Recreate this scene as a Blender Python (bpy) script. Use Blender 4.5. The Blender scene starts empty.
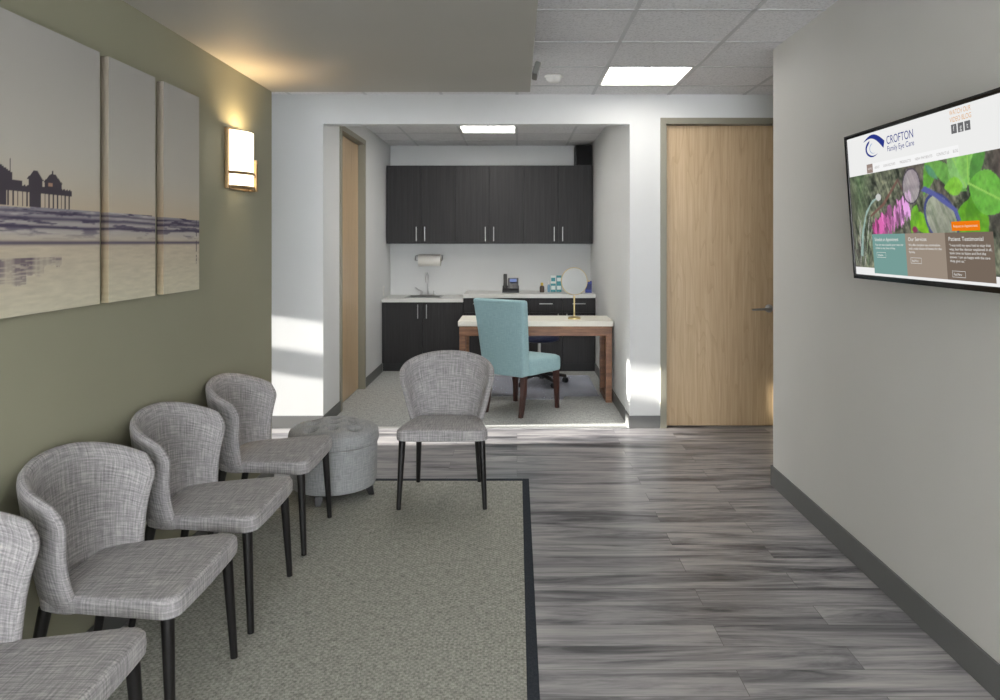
import bpy, bmesh, math, random
import numpy as np
from mathutils import Vector, Matrix
random.seed(7)
PI = math.pi
S = bpy.context.scene
COL = S.collection

# ------------------------------------------------------------------ camera
cam_data = bpy.data.cameras.new('camera')
cam = bpy.data.objects.new('camera', cam_data)
COL.objects.link(cam)
cam.location = (0, 0, 1.5)
cam.rotation_euler = (PI/2, 0, 0)
cam_data.sensor_width = 36
cam_data.lens = 36*737/1000
cam_data.shift_x = -0.017
cam_data.shift_y = -0.108
cam_data.clip_start = 0.05
S.camera = cam

# ------------------------------------------------------------------ world, sun, exposure
EXPO = 0.92
SKY_STRENGTH = 8.4
SUN_STRENGTH = 24.0
TROFFER = 13.0
TROFFER_RECESS = 18.0
world = bpy.data.worlds.new('sky')
S.world = world
world.use_nodes = True
bg = world.node_tree.nodes['Background']
bg.inputs[0].default_value = (0.95, 0.97, 1.0, 1)
bg.inputs[1].default_value = SKY_STRENGTH
sd = bpy.data.lights.new('sun', 'SUN')
sd.energy = SUN_STRENGTH
sd.angle = math.radians(1.0)
sd.color = (1.0, 0.96, 0.9)
sun = bpy.data.objects.new('sun', sd)
COL.objects.link(sun)
sun.rotation_euler = Vector((1, 0.065, -0.14)).to_track_quat('-Z', 'Y').to_euler()
sun.location = (-8, 5, 3)
S.view_settings.view_transform = 'Standard'
S.view_settings.look = 'None'
S.view_settings.gamma = 1
S.view_settings.exposure = EXPO
S.view_settings.use_curve_mapping = False


# ------------------------------------------------------------------ helpers
def lin(r, g, b):
    f = lambda c: (c/255/12.92) if c <= 10 else ((c/255+0.055)/1.055)**2.4
    return (f(r), f(g), f(b), 1)


def new_mat(name):
    m = bpy.data.materials.new(name)
    m.use_nodes = True
    nt = m.node_tree
    return m, nt, nt.nodes['Principled BSDF']


def N(nt, t, **kw):
    n = nt.nodes.new(t)
    for k, v in kw.items():
        setattr(n, k, v)
    return n


def simple(name, rgb, rough=0.5, metal=0.0, emit=None, estr=0, spec=None, coat=0):
    m, nt, b = new_mat(name)
    b.inputs['Base Color'].default_value = lin(*rgb)
    b.inputs['Roughness'].default_value = rough
    b.inputs['Metallic'].default_value = metal
    if spec is not None:
        b.inputs['Specular IOR Level'].default_value = spec
    if coat:
        b.inputs['Coat Weight'].default_value = coat
    if emit:
        b.inputs['Emission Color'].default_value = lin(*emit)
        b.inputs['Emission Strength'].default_value = estr
    # tiny surface irregularity, so nothing is a perfectly even colour
    tc = N(nt, 'ShaderNodeTexCoord')
    no = N(nt, 'ShaderNodeTexNoise')
    no.inputs['Scale'].default_value = 60
    bu = N(nt, 'ShaderNodeBump')
    bu.inputs['Strength'].default_value = 0.03
    bu.inputs['Distance'].default_value = 0.005
    nt.links.new(tc.outputs['Object'], no.inputs['Vector'])
    nt.links.new(no.outputs['Fac'], bu.inputs['Height'])
    nt.links.new(bu.outputs['Normal'], b.inputs['Normal'])
    return m


def streaks(nt, coord, scale, detail=4, rough=0.6, nscale=1.0, dist=0.0):
    mp = N(nt, 'ShaderNodeMapping')
    mp.inputs['Scale'].default_value = scale
    no = N(nt, 'ShaderNodeTexNoise')
    no.inputs['Scale'].default_value = nscale
    no.inputs['Detail'].default_value = detail
    no.inputs['Roughness'].default_value = rough
    no.inputs['Distortion'].default_value = dist
    nt.links.new(coord, mp.inputs['Vector'])
    nt.links.new(mp.outputs['Vector'], no.inputs['Vector'])
    return no.outputs['Fac']


def ramp(nt, fac, stops):
    r = N(nt, 'ShaderNodeValToRGB')
    e = r.color_ramp.elements
    e[0].position, e[0].color = stops[0]
    e[1].position, e[1].color = stops[-1]
    for p, c in stops[1:-1]:
        x = e.new(p)
        x.color = c
    nt.links.new(fac, r.inputs['Fac'])
    return r.outputs['Color']


def math_n(nt, op, a, b):
    n = N(nt, 'ShaderNodeMath', operation=op)
    for i, v in enumerate((a, b)):
        if isinstance(v, (int, float)):
            n.inputs[i].default_value = v
        else:
            nt.links.new(v, n.inputs[i])
    return n.outputs[0]


def mixc(nt, fac, a, b, blend='MIX'):
    n = N(nt, 'ShaderNodeMix', data_type='RGBA', blend_type=blend)
    for sock, v in ((n.inputs[0], fac), (n.inputs[6], a), (n.inputs[7], b)):
        if isinstance(v, (int, float, tuple)):
            sock.default_value = v
        else:
            nt.links.new(v, sock)
    return n.outputs[2]


def add_bump(nt, b, height, strength=0.2, dist=0.003):
    bu = N(nt, 'ShaderNodeBump')
    bu.inputs['Strength'].default_value = strength
    bu.inputs['Distance'].default_value = dist
    nt.links.new(height, bu.inputs['Height'])
    nt.links.new(bu.outputs['Normal'], b.inputs['Normal'])


def paint(name, rgb, rough=0.55):
    m, nt, b = new_mat(name)
    tc = N(nt, 'ShaderNodeTexCoord').outputs['Object']
    f = streaks(nt, tc, (1, 1, 1), 3, 0.5, 1.2)
    c = lin(*rgb)
    col = ramp(nt, f, [(0.3, tuple(x*0.97 for x in c[:3])+(1,)), (0.7, tuple(x*1.03 for x in c[:3])+(1,))])
    nt.links.new(col, b.inputs['Base Color'])
    b.inputs['Roughness'].default_value = rough
    b.inputs['Specular IOR Level'].default_value = 0.3
    g = streaks(nt, tc, (1, 1, 1), 2, 0.5, 260)
    add_bump(nt, b, g, 0.08, 0.001)
    return m


def fabric(name, dark, mid, light, thread=1.0):
    m, nt, b = new_mat(name)
    uv = N(nt, 'ShaderNodeTexCoord').outputs['UV']
    a = streaks(nt, uv, (10*thread, 150*thread, 1), 3, 0.6)
    c = streaks(nt, uv, (150*thread, 9*thread, 1), 3, 0.6)
    d = streaks(nt, uv, (300*thread, 300*thread, 1), 2, 0.7)
    s = math_n(nt, 'ADD', math_n(nt, 'MULTIPLY', a, 0.42), math_n(nt, 'MULTIPLY', c, 0.42))
    s = math_n(nt, 'ADD', s, math_n(nt, 'MULTIPLY', d, 0.16))
    col = ramp(nt, s, [(0.36, lin(*dark)), (0.5, lin(*mid)), (0.64, lin(*light))])
    nt.links.new(col, b.inputs['Base Color'])
    b.inputs['Roughness'].default_value = 0.95
    b.inputs['Specular IOR Level'].default_value = 0.1
    b.inputs['Sheen Weight'].default_value = 0.15
    add_bump(nt, b, s, 0.35, 0.002)
    return m


# --- meshes
def new():
    return bmesh.new()


def merge(bm, tmp):
    me = bpy.data.meshes.new('tmp')
    tmp.to_mesh(me)
    tmp.free()
    bm.from_mesh(me)
    bpy.data.meshes.remove(me)


def box(bm, lo, hi, bev=0.0, seg=2, mat=None):
    t = bmesh.new()
    bmesh.ops.create_cube(t, size=1)
    for v in t.verts:
        v.co = Vector([lo[i] + (v.co[i]+0.5)*(hi[i]-lo[i]) for i in range(3)])
    if bev > 0:
        bmesh.ops.bevel(t, geom=list(t.edges), offset=bev, segments=seg, profile=0.5, affect='EDGES')
    if mat is not None:
        t.transform(mat)
    bmesh.ops.recalc_face_normals(t, faces=t.faces)
    merge(bm, t)
    return bm


def ring_loft(bm, rings, caps=(True, True), closed=True):
    """rings: list of lists of points, all the same length."""
    t = bmesh.new()
    vs = [[t.verts.new(p) for p in r] for r in rings]
    n = len(rings[0])
    for i in range(len(vs)-1):
        for j in range(n if closed else n-1):
            k = (j+1) % n
            t.faces.new((vs[i][j], vs[i][k], vs[i+1][k], vs[i+1][j]))
    if caps[0]:
        t.faces.new(list(reversed(vs[0])))
    if caps[1]:
        t.faces.new(vs[-1])
    bmesh.ops.recalc_face_normals(t, faces=t.faces)
    merge(bm, t)
    return bm


def lathe(bm, prof, n=24, at=(0, 0, 0), caps=(True, True), mat=None):
    rings = []
    for r, z in prof:
        rings.append([Vector((r*math.cos(2*PI*k/n), r*math.sin(2*PI*k/n), z)) for k in range(n)])
    if mat is not None:
        rings = [[mat @ p for p in r] for r in rings]
    rings = [[p + Vector(at) for p in r] for r in rings]
    return ring_loft(bm, rings, caps)


def tube(bm, pts, rad, n=12, caps=True):
    pts = [Vector(p) for p in pts]
    rads = rad if isinstance(rad, (list, tuple)) else [rad]*len(pts)
    rings = []
    ref = None
    for i, p in enumerate(pts):
        d = (pts[min(i+1, len(pts)-1)] - pts[max(i-1, 0)]).normalized()
        if ref is None:
            ref = Vector((0, 0, 1)) if abs(d.z) < 0.9 else Vector((1, 0, 0))
        a = d.cross(ref).normalized()
        b = a.cross(d).normalized()
        ref = b
        rings.append([p + rads[i]*(a*math.cos(2*PI*k/n) + b*math.sin(2*PI*k/n)) for k in range(n)])
    return ring_loft(bm, rings, (caps, caps))


def sqleg(bm, p0, p1, s0, s1, bev=0.003):
    """square tapered leg from p0 (top) to p1 (bottom)"""
    t = bmesh.new()
    vs = []
    for p, s in ((p0, s0), (p1, s1)):
        vs.append([t.verts.new((p[0]+a*s/2, p[1]+b*s/2, p[2])) for a, b in ((-1, -1), (1, -1), (1, 1), (-1, 1))])
    t.faces.new(vs[0][::-1])
    t.faces.new(vs[1])
    for j in range(4):
        t.faces.new((vs[0][j], vs[0][(j+1) % 4], vs[1][(j+1) % 4], vs[1][j]))
    bmesh.ops.recalc_face_normals(t, faces=t.faces)
    if bev:
        bmesh.ops.bevel(t, geom=list(t.edges), offset=bev, segments=2, profile=0.5, affect='EDGES')
    merge(bm, t)
    return bm


def box_uv(me):
    if not me.uv_layers:
        me.uv_layers.new(name='UVMap')
    uvl = me.uv_layers.active.data
    for p in me.polygons:
        n = p.normal
        a = max(range(3), key=lambda i: abs(n[i]))
        i, j = ((1, 2), (0, 2), (0, 1))[a]
        for li in p.loop_indices:
            co = me.vertices[me.loops[li].vertex_index].co
            uvl[li].uv = (co[i], co[j])


def obj(name, bm, mat, parent=None, smooth=40, subsurf=0, loc=None, rot=None, uv=True):
    me = bpy.data.meshes.new(name)
    bm.normal_update()
    bm.to_mesh(me)
    bm.free()
    if uv and not me.uv_layers:
        box_uv(me)
    me.materials.append(mat)
    if smooth:
        for p in me.polygons:
            p.use_smooth = True
        me.set_sharp_from_angle(angle=math.radians(smooth))
    o = bpy.data.objects.new(name, me)
    COL.objects.link(o)
    if parent is not None:
        o.parent = parent
    if loc is not None:
        o.location = loc
    if rot is not None:
        o.rotation_euler = rot
    if smooth and not subsurf:
        o.modifiers.new('weighted_normals', 'WEIGHTED_NORMAL').keep_sharp = True
    if subsurf:
        s = o.modifiers.new('smooth', 'SUBSURF')
        s.levels = s.render_levels = subsurf
    return o


def tag(o, label, cat, group=None):
    o['label'] = label
    o['category'] = cat
    if group:
        o['group'] = group
    return o


def thing(name, label, cat, loc=(0, 0, 0), rotz=0, group=None, rot=None):
    o = bpy.data.objects.new(name, None)
    o.empty_display_size = 0.1
    COL.objects.link(o)
    o.location = loc
    o.rotation_euler = rot if rot else (0, 0, rotz)
    return tag(o, label, cat, group)


def struct(name, bm, mat, parent=None, smooth=0):
    o = obj(name, bm, mat, parent, smooth)
    if parent is None:
        o['kind'] = 'structure'
    return o


def struct_empty(name, loc=(0, 0, 0), rotz=0):
    o = bpy.data.objects.new(name, None)
    COL.objects.link(o)
    o.location = loc
    o.rotation_euler = (0, 0, rotz)
    o['kind'] = 'structure'
    return o


def dup(root, loc, rotz, label=None, scale=None):
    def cp(o, par):
        c = o.copy()
        COL.objects.link(c)
        c.parent = par
        for ch in list(o.children):
            cp(ch, c)
        return c
    r = cp(root, None)
    r.location = loc
    r.rotation_euler = (0, 0, rotz)
    if label:
        r['label'] = label
    return r


# ------------------------------------------------------------------ materials
M = {}
M['green'] = paint('olive green wall paint', (150, 149, 129))
M['white_wall'] = paint('off white wall paint', (210, 212, 212))
M['right_wall'] = paint('light grey wall paint', (198, 197, 193))
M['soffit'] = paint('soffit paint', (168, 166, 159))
M['base'] = simple('grey rubber base', (98, 99, 98), 0.55)
M['frame_paint'] = simple('taupe door frame paint', (135, 132, 118), 0.4)
M['black_metal'] = simple('black metal', (22, 21, 22), 0.4)
M['chrome'] = simple('brushed nickel', (190, 190, 190), 0.28, 1.0)
M['brass'] = simple('brass', (214, 194, 142), 0.3, 1.0)
M['bronze'] = simple('satin bronze', (165, 140, 105), 0.4, 1.0)
M['counter'] = simple('pale grey laminate', (205, 206, 202), 0.35)
M['desk_top'] = simple('cream desk top', (222, 219, 208), 0.4)
M['blue_fabric'] = fabric('light teal upholstery', (130, 161, 167), (143, 173, 178), (156, 185, 190), 1.6)
M['grey_fabric'] = fabric('grey tweed upholstery', (112, 110, 113), (152, 150, 151), (190, 187, 186))
M['ottoman_fabric'] = fabric('grey linen upholstery', (130, 132, 133), (153, 155, 156), (176, 178, 178), 1.6)
M['dark_leg'] = simple('black stained wood', (17, 15, 16), 0.4)
M['brown_leg'] = simple('dark mahogany wood', (62, 34, 28), 0.35)
M['black_plastic'] = simple('black plastic', (18, 18, 20), 0.45)
M['gloss_black'] = simple('gloss black plastic', (8, 8, 9), 0.12)
M['navy'] = simple('navy vinyl', (24, 32, 62), 0.45)
M['white_plastic'] = simple('white plastic', (222, 222, 218), 0.45)
M['paper'] = simple('white paper', (228, 226, 220), 0.9)
M['grid'] = simple('white grid bar', (186, 187, 190), 0.5)
M['carton_teal'] = simple('teal carton', (70, 150, 158), 0.5)
M['carton_white'] = simple('white carton print', (222, 232, 230), 0.5)
M['carton_blue'] = simple('royal blue carton', (34, 56, 140), 0.45)
M['yellow'] = simple('yellow plastic', (196, 170, 70), 0.45)
M['mirror'] = simple('mirror glass', (235, 238, 240), 0.03, 1.0)
M['steel'] = simple('stainless steel', (170, 172, 172), 0.3, 1.0)
M['threshold'] = simple('aluminium threshold', (190, 190, 188), 0.35, 0.8)


def wood_floor():
    m, nt, b = new_mat('grey weathered plank floor')
    tc = N(nt, 'ShaderNodeTexCoord').outputs['Object']
    br = N(nt, 'ShaderNodeTexBrick')
    br.offset = 0.37
    br.inputs['Color1'].default_value = (0, 0, 0, 1)
    br.inputs['Color2'].default_value = (1, 1, 1, 1)
    br.inputs['Mortar'].default_value = (0.5, 0.5, 0.5, 1)
    br.inputs['Scale'].default_value = 1
    br.inputs['Mortar Size'].default_value = 0.0012
    br.inputs['Brick Width'].default_value = 1.22
    br.inputs['Row Height'].default_value = 0.152
    nt.links.new(tc, br.inputs['Vector'])
    sep = N(nt, 'ShaderNodeSeparateColor')
    nt.links.new(br.outputs['Color'], sep.inputs['Color'])
    pid = sep.outputs[0]
    off = N(nt, 'ShaderNodeCombineXYZ')
    nt.links.new(math_n(nt, 'MULTIPLY', pid, 37.0), off.inputs[0])
    nt.links.new(math_n(nt, 'MULTIPLY', pid, 3.0), off.inputs[1])
    va = N(nt, 'ShaderNodeVectorMath', operation='ADD')
    nt.links.new(tc, va.inputs[0])
    nt.links.new(off.outputs[0], va.inputs[1])
    v = va.outputs[0]
    f1 = streaks(nt, v, (1.1, 10, 1), 6, 0.66, 1.0, 0.7)
    f2 = streaks(nt, v, (3.0, 70, 1), 4, 0.7)
    f3 = streaks(nt, v, (9, 240, 1), 2, 0.6)
    c1 = ramp(nt, f1, [(0.34, lin(66, 66, 70)), (0.44, lin(118, 117, 120)), (0.54, lin(154, 152, 153)), (0.70, lin(176, 173, 171))])
    c2 = ramp(nt, f2, [(0.32, (0.62, 0.62, 0.64, 1)), (0.52, (1, 1, 1, 1)), (0.7, (1.1, 1.09, 1.07, 1))])
    c = mixc(nt, 0.75, c1, c2, 'MULTIPLY')
    c3 = ramp(nt, f3, [(0.3, (0.85, 0.85, 0.86, 1)), (0.7, (1.08, 1.08, 1.08, 1))])
    c = mixc(nt, 0.6, c, c3, 'MULTIPLY')
    pt = ramp(nt, pid, [(0, (0.86, 0.86, 0.87, 1)), (1, (1.1, 1.1, 1.09, 1))])
    c = mixc(nt, 1.0, c, pt, 'MULTIPLY')
    c = mixc(nt, br.outputs['Fac'], c, (0.09, 0.09, 0.09, 1))
    nt.links.new(c, b.inputs['Base Color'])
    b.inputs['Roughness'].default_value = 0.33
    b.inputs['Specular IOR Level'].default_value = 0.45
    add_bump(nt, b, f2, 0.08, 0.001)
    return m


def carpet_mat(name, dark, light, cell, bumpd=0.002):
    m, nt, b = new_mat(name)
    tc = N(nt, 'ShaderNodeTexCoord').outputs['Object']
    f1 = streaks(nt, tc, (1/cell, 0.22/cell, 1), 2, 0.6)
    f2 = streaks(nt, tc, (0.22/cell, 1/cell, 1), 2, 0.6)
    f3 = streaks(nt, tc, (2/cell, 2/cell, 1), 2, 0.7)
    s = math_n(nt, 'ADD', math_n(nt, 'MULTIPLY', f1, 0.35), math_n(nt, 'MULTIPLY', f2, 0.35))
    s = math_n(nt, 'ADD', s, math_n(nt, 'MULTIPLY', f3, 0.3))
    ck = N(nt, 'ShaderNodeTexChecker')
    ck.inputs['Scale'].default_value = 1/(cell*1.3)
    nt.links.new(tc, ck.inputs['Vector'])
    s = math_n(nt, 'ADD', s, math_n(nt, 'MULTIPLY', math_n(nt, 'SUBTRACT', ck.outputs['Fac'], 0.5), 0.06))
    c = ramp(nt, s, [(0.36, lin(*dark)), (0.64, lin(*light))])
    nt.links.new(c, b.inputs['Base Color'])
    b.inputs['Roughness'].default_value = 1.0
    b.inputs['Specular IOR Level'].default_value = 0.05
    add_bump(nt, b, s, 0.6, bumpd)
    return m


def door_wood():
    m, nt, b = new_mat('maple veneer')
    tc = N(nt, 'ShaderNodeTexCoord').outputs['Object']
    f0 = streaks(nt, tc, (5.5, 5.5, 0.55), 2, 0.5, 1.0, 0.3)
    wv = math_n(nt, 'FRACT', math_n(nt, 'MULTIPLY', f0, 13.0), 0)
    f1 = streaks(nt, tc, (60, 60, 2.0), 4, 0.6)
    f2 = streaks(nt, tc, (3.4, 3.4, 0.05), 1, 0.5)
    c = ramp(nt, f1, [(0.25, lin(176, 151, 118)), (0.55, lin(191, 167, 134)), (0.8, lin(202, 179, 147))])
    g = ramp(nt, wv, [(0.0, (0.86, 0.84, 0.80, 1)), (0.25, (1, 1, 1, 1)), (1.0, (1.0, 1.0, 1.0, 1))])
    c = mixc(nt, 0.75, c, g, 'MULTIPLY')
    h = ramp(nt, f2, [(0.4, (0.93, 0.92, 0.91, 1)), (0.6, (1.04, 1.04, 1.04, 1))])
    c = mixc(nt, 1.0, c, h, 'MULTIPLY')
    nt.links.new(c, b.inputs['Base Color'])
    b.inputs['Roughness'].default_value = 0.38
    return m


def cabinet_wood():
    m, nt, b = new_mat('charcoal woodgrain laminate')
    tc = N(nt, 'ShaderNodeTexCoord').outputs['Object']
    f = streaks(nt, tc, (55, 55, 1.6), 4, 0.65)
    c = ramp(nt, f, [(0.3, lin(27, 26, 27)), (0.6, lin(41, 40, 41)), (0.78, lin(57, 56, 57))])
    nt.links.new(c, b.inputs['Base Color'])
    b.inputs['Roughness'].default_value = 0.5
    b.inputs['Specular IOR Level'].default_value = 0.3
    add_bump(nt, b, f, 0.1, 0.001)
    return m


def desk_wood():
    m, nt, b = new_mat('walnut desk frame')
    tc = N(nt, 'ShaderNodeTexCoord').outputs['Object']
    f = streaks(nt, tc, (5, 45, 45), 4, 0.6)
    c = ramp(nt, f, [(0.3, lin(96, 62, 42)), (0.6, lin(134, 92, 62)), (0.8, lin(158, 114, 80))])
    nt.links.new(c, b.inputs['Base Color'])
    b.inputs['Roughness'].default_value = 0.45
    return m


def tile_mat():
    m, nt, b = new_mat('mineral fibre ceiling tile')
    tc = N(nt, 'ShaderNodeTexCoord').outputs['Object']
    f = streaks(nt, tc, (70, 70, 70), 3, 0.75)
    c = ramp(nt, f, [(0.36, lin(194, 194, 196)), (0.46, lin(216, 216, 218)), (0.7, lin(226, 226, 228))])
    nt.links.new(c, b.inputs['Base Color'])
    b.inputs['Roughness'].default_value = 0.95
    b.inputs['Specular IOR Level'].default_value = 0.1
    add_bump(nt, b, f, 0.3, 0.002)
    return m


def emissive(name, rgb, strength):
    m = bpy.data.materials.new(name)
    m.use_nodes = True
    nt = m.node_tree
    nt.nodes.clear()
    o = N(nt, 'ShaderNodeOutputMaterial')
    e = N(nt, 'ShaderNodeEmission')
    e.inputs[0].default_value = lin(*rgb)
    e.inputs[1].default_value = strength/2**EXPO
    nt.links.new(e.outputs[0], o.inputs[0])
    return m


def glassy(name, rgb, alpha):
    m, nt, b = new_mat(name)
    b.inputs['Base Color'].default_value = lin(*rgb)
    b.inputs['Roughness'].default_value = 0.18
    b.inputs['Alpha'].default_value = alpha
    return m


def attr_mat(name, emit=False, rough=0.7, bump=False):
    m, nt, b = new_mat(name)
    at = N(nt, 'ShaderNodeAttribute', attribute_name='Col')
    if emit:
        b.inputs['Base Color'].default_value = (0.01, 0.01, 0.01, 1)
        b.inputs['Roughness'].default_value = 0.35
        b.inputs['Specular IOR Level'].default_value = 0.2
        nt.links.new(at.outputs['Color'], b.inputs['Emission Color'])
        b.inputs['Emission Strength'].default_value = 0.92/2**EXPO
    else:
        nt.links.new(at.outputs['Color'], b.inputs['Base Color'])
        b.inputs['Roughness'].default_value = rough
        b.inputs['Specular IOR Level'].default_value = 0.2
        tc = N(nt, 'ShaderNodeTexCoord').outputs['Object']
        add_bump(nt, b, streaks(nt, tc, (1, 1, 1), 2, 0.6, 500), 0.1, 0.001)
    return m


M['wood_floor'] = wood_floor()
M['rug'] = carpet_mat('sage grey woven rug', (116, 117, 111), (184, 184, 175), 0.009)
M['rug_border'] = carpet_mat('navy charcoal rug binding', (46, 50, 56), (66, 70, 76), 0.004)
M['carpet'] = carpet_mat('grey loop carpet', (134, 136, 134), (188, 190, 187), 0.012)
M['maple'] = door_wood()
M['cabinet'] = cabinet_wood()
M['cabinet_dark'] = simple('dark cabinet recess', (30, 30, 32), 0.6)
M['walnut'] = desk_wood()
M['tile'] = tile_mat()
M['lamp'] = emissive('lamp diffuser', (255, 250, 244), TROFFER)
M['recess_lamp'] = emissive('recess lamp diffuser', (255, 250, 244), TROFFER_RECESS)
M['sconce_glass'] = emissive('lit opal glass', (255, 238, 208), 4.0)
M['mat'] = glassy('clear vinyl mat', (226, 232, 250), 0.40)
M['art'] = attr_mat('printed canvas')
M['screen'] = attr_mat('lit screen image', True)
M['phone_screen'] = emissive('phone display', (150, 170, 225), 0.6)


def screen_col(rgb, k=0.92):
    key = 'px%d_%d_%d' % rgb
    if key not in M:
        M[key] = emissive('screen colour ' + key, rgb, k)
    return M[key]


# ------------------------------------------------------------------ the room
XL, XR, CEIL = -1.55, 1.58, 2.69
YB = 5.944           # back wall face
YS = 4.66            # end of the green wall and the soffit
YR = 4.55            # end of the right wall
AL, AR, AB = -1.563, 0.91, 9.1   # recess: left, right, back
X0, X1, Y0 = -5.0, 5.0, -3.0
T = 0.12

b = new(); box(b, (X0-T, Y0-T, -0.1), (X1+T, YB, 0)); box(b, (1.155, YB, -0.1), (2.17, YB+T, 0))
struct('floor', b, M['wood_floor'])
b = new(); box(b, (AL-T, YB, -0.1), (AR+T, AB+T, 0.001))
struct('floor_carpet', b, M['carpet'])
b = new(); box(b, (AL+0.002, YB-0.02, 0.0005), (AR-0.002, YB+0.02, 0.007), 0.002)
struct('trim_1', b, M['threshold'])

b = new(); box(b, (XL-T, Y0, 0), (XL, YS, CEIL+0.018), 0.004)
struct('wall_left', b, M['green'])
b = new(); box(b, (X0, YS-T, 0), (XL-T, YS, CEIL))
struct('wall_corridor_near', b, M['white_wall'])
b = new(); box(b, (XR, Y0, 0), (XR+T, YR, CEIL+0.018), 0.006)
struct('wall_right', b, M['right_wall'])
b = new(); box(b, (XR+T, YR-T, 0), (X1, YR, CEIL))
struct('wall_corridor_far', b, M['white_wall'])
b = new(); box(b, (X1, YR-T, 0), (X1+T, YB+T, CEIL))
struct('wall_end', b, M['white_wall'])
# corridor end wall with its window
WY0, WY1, WZ0, WZ1 = 5.15, 5.86, 0.22, 2.35
b = new()
box(b, (X0-T, YS-T, 0), (X0, WY0, CEIL)); box(b, (X0-T, WY1, 0), (X0, YB+T, CEIL))
box(b, (X0-T, WY0, 0), (X0, WY1, WZ0)); box(b, (X0-T, WY0, WZ1), (X0, WY1, CEIL))
struct('wall_window_end', b, M['white_wall'])
w1 = struct_empty('window_1', (X0-T/2, (WY0+WY1)/2, WZ0))
b = new()
hw = (WY1-WY0)/2
box(b, (-0.03, -hw, 0), (0.03, -hw+0.03, WZ1-WZ0)); box(b, (-0.03, hw-0.03, 0), (0.03, hw, WZ1-WZ0))
box(b, (-0.03, -hw, 0), (0.03, hw, 0.03)); box(b, (-0.03, -hw, WZ1-WZ0-0.03), (0.03, hw, WZ1-WZ0))
box(b, (-0.03, -hw, 0.66), (0.03, hw, 0.86))
obj('frame', b, M['white_plastic'], w1)
m, nt, bs = new_mat('translucent added sun shade')
bs.inputs['Base Color'].default_value = (0.85, 0.85, 0.83, 1)
bs.inputs['Roughness'].default_value = 0.9
tr = N(nt, 'ShaderNodeBsdfTranslucent'); tr.inputs[0].default_value = (0.8, 0.8, 0.78, 1)
mx = N(nt, 'ShaderNodeMixShader'); mx.inputs[0].default_value = 0.6
nt.links.new(bs.outputs[0], mx.inputs[1]); nt.links.new(tr.outputs[0], mx.inputs[2])
nt.links.new(mx.outputs[0], nt.nodes['Material Output'].inputs[0])
b = new(); box(b, (0.031, -hw, 1.11), (0.033, hw, WZ1-WZ0))  # unseen shade, added to cut the sun and soften the upper window light
obj('added_sun_shade', b, m, w1)

# back wall around the recess and the door
DX0, DX1, DZ = 1.155, 2.17, 2.50
b = new()
box(b, (X0, YB, 0), (AL, YB+T, CEIL+0.018))
box(b, (AL, YB, 2.452), (AR, YB+T, CEIL+0.018))
box(b, (AR, YB, 0), (DX0, YB+T, CEIL+0.018))
box(b, (DX0, YB, DZ), (DX1, YB+T, CEIL+0.018))
box(b, (DX1, YB, 0), (X1, YB+T, CEIL+0.018))
struct('wall_back', b, M['white_wall'])
# recess
LY0, LY1 = 6.49, 7.56
b = new()
box(b, (AL-T, YB+T, 0), (AL, LY0, CEIL)); box(b, (AL-T, LY1, 0), (AL, AB+T, CEIL))
box(b, (AL-T, LY0, DZ+0.04), (AL, LY1, CEIL))
struct('wall_recess_left', b, M['white_wall'])
b = new(); box(b, (AR, YB+T, 0), (AR+T, AB+T, CEIL))
struct('wall_recess_right', b, M['white_wall'])
b = new(); box(b, (AL, AB, 0), (AR, AB+T, CEIL))
struct('wall_recess_back', b, M['white_wall'])
# rear wall behind the camera, with an unseen window added for fill daylight
RX0, RX1, RZ0, RZ1 = XL+0.06, XR-0.06, 0.10, 2.42
b = new()
box(b, (XL-T, Y0-T, 0), (RX0, Y0, CEIL)); box(b, (RX1, Y0-T, 0), (XR+T, Y0, CEIL))
box(b, (RX0, Y0-T, 0), (RX1, Y0, RZ0)); box(b, (RX0, Y0-T, RZ1), (RX1, Y0, CEIL))
struct('wall_rear', b, M['white_wall'])
w2 = struct_empty('window_fill', ((RX0+RX1)/2, Y0-T/2, RZ0))
b = new()
hw = (RX1-RX0)/2; hh = RZ1-RZ0
for x in (-hw, -0.025, hw-0.05):
    box(b, (x, -0.03, 0), (x+0.05, 0.03, hh))
box(b, (-hw, -0.03, 0), (hw, 0.03, 0.05)); box(b, (-hw, -0.03, hh-0.05), (hw, 0.03, hh))
obj('frame', b, M['black_metal'], w2)

# soffit and ceilings
SOFX = 0.083
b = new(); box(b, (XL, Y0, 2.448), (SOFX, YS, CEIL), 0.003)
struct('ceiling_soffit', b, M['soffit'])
G = 0.61
GX0, GY0 = 0.0, 5.61
light_cells = [(1, 5.0), (1, 5.0-7*G), (1, 5.0-11*G)]


def ceiling(name, grid_name, regions, holes, z=CEIL):
    """tiles and T-bars of one ceiling made of rectangular regions that share a grid"""
    b, g = new(), new()
    for x0, x1, y0, y1 in regions:
        xs = sorted(set([x0, x1] + [GX0+k*G for k in range(-12, 13) if x0+0.01 < GX0+k*G < x1-0.01]))
        ys = sorted(set([y0, y1] + [GY0+k*G for k in range(-16, 8) if y0+0.01 < GY0+k*G < y1-0.01]))
        for i in range(len(xs)-1):
            for j in range(len(ys)-1):
                cx, cy = (xs[i]+xs[i+1])/2, (ys[j]+ys[j+1])/2
                if any(abs(cx-h[0]) < 0.2 and abs(cy-h[1]) < 0.2 for h in holes):
                    continue
                box(b, (xs[i], ys[j], z), (xs[i+1], ys[j+1], z+0.02))
        for x in xs[1:-1]:
            for j in range(len(ys)-1):
                box(g, (x-0.012, ys[j], z-0.003), (x+0.012, ys[j+1], z+0.001))
        for y in ys[1:-1]:
            for i in range(len(xs)-1):
                box(g, (xs[i], y-0.012, z-0.003), (xs[i+1], y+0.012, z+0.001))
    struct(name, b, M['tile'])
    struct(grid_name, g, M['grid'])


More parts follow.
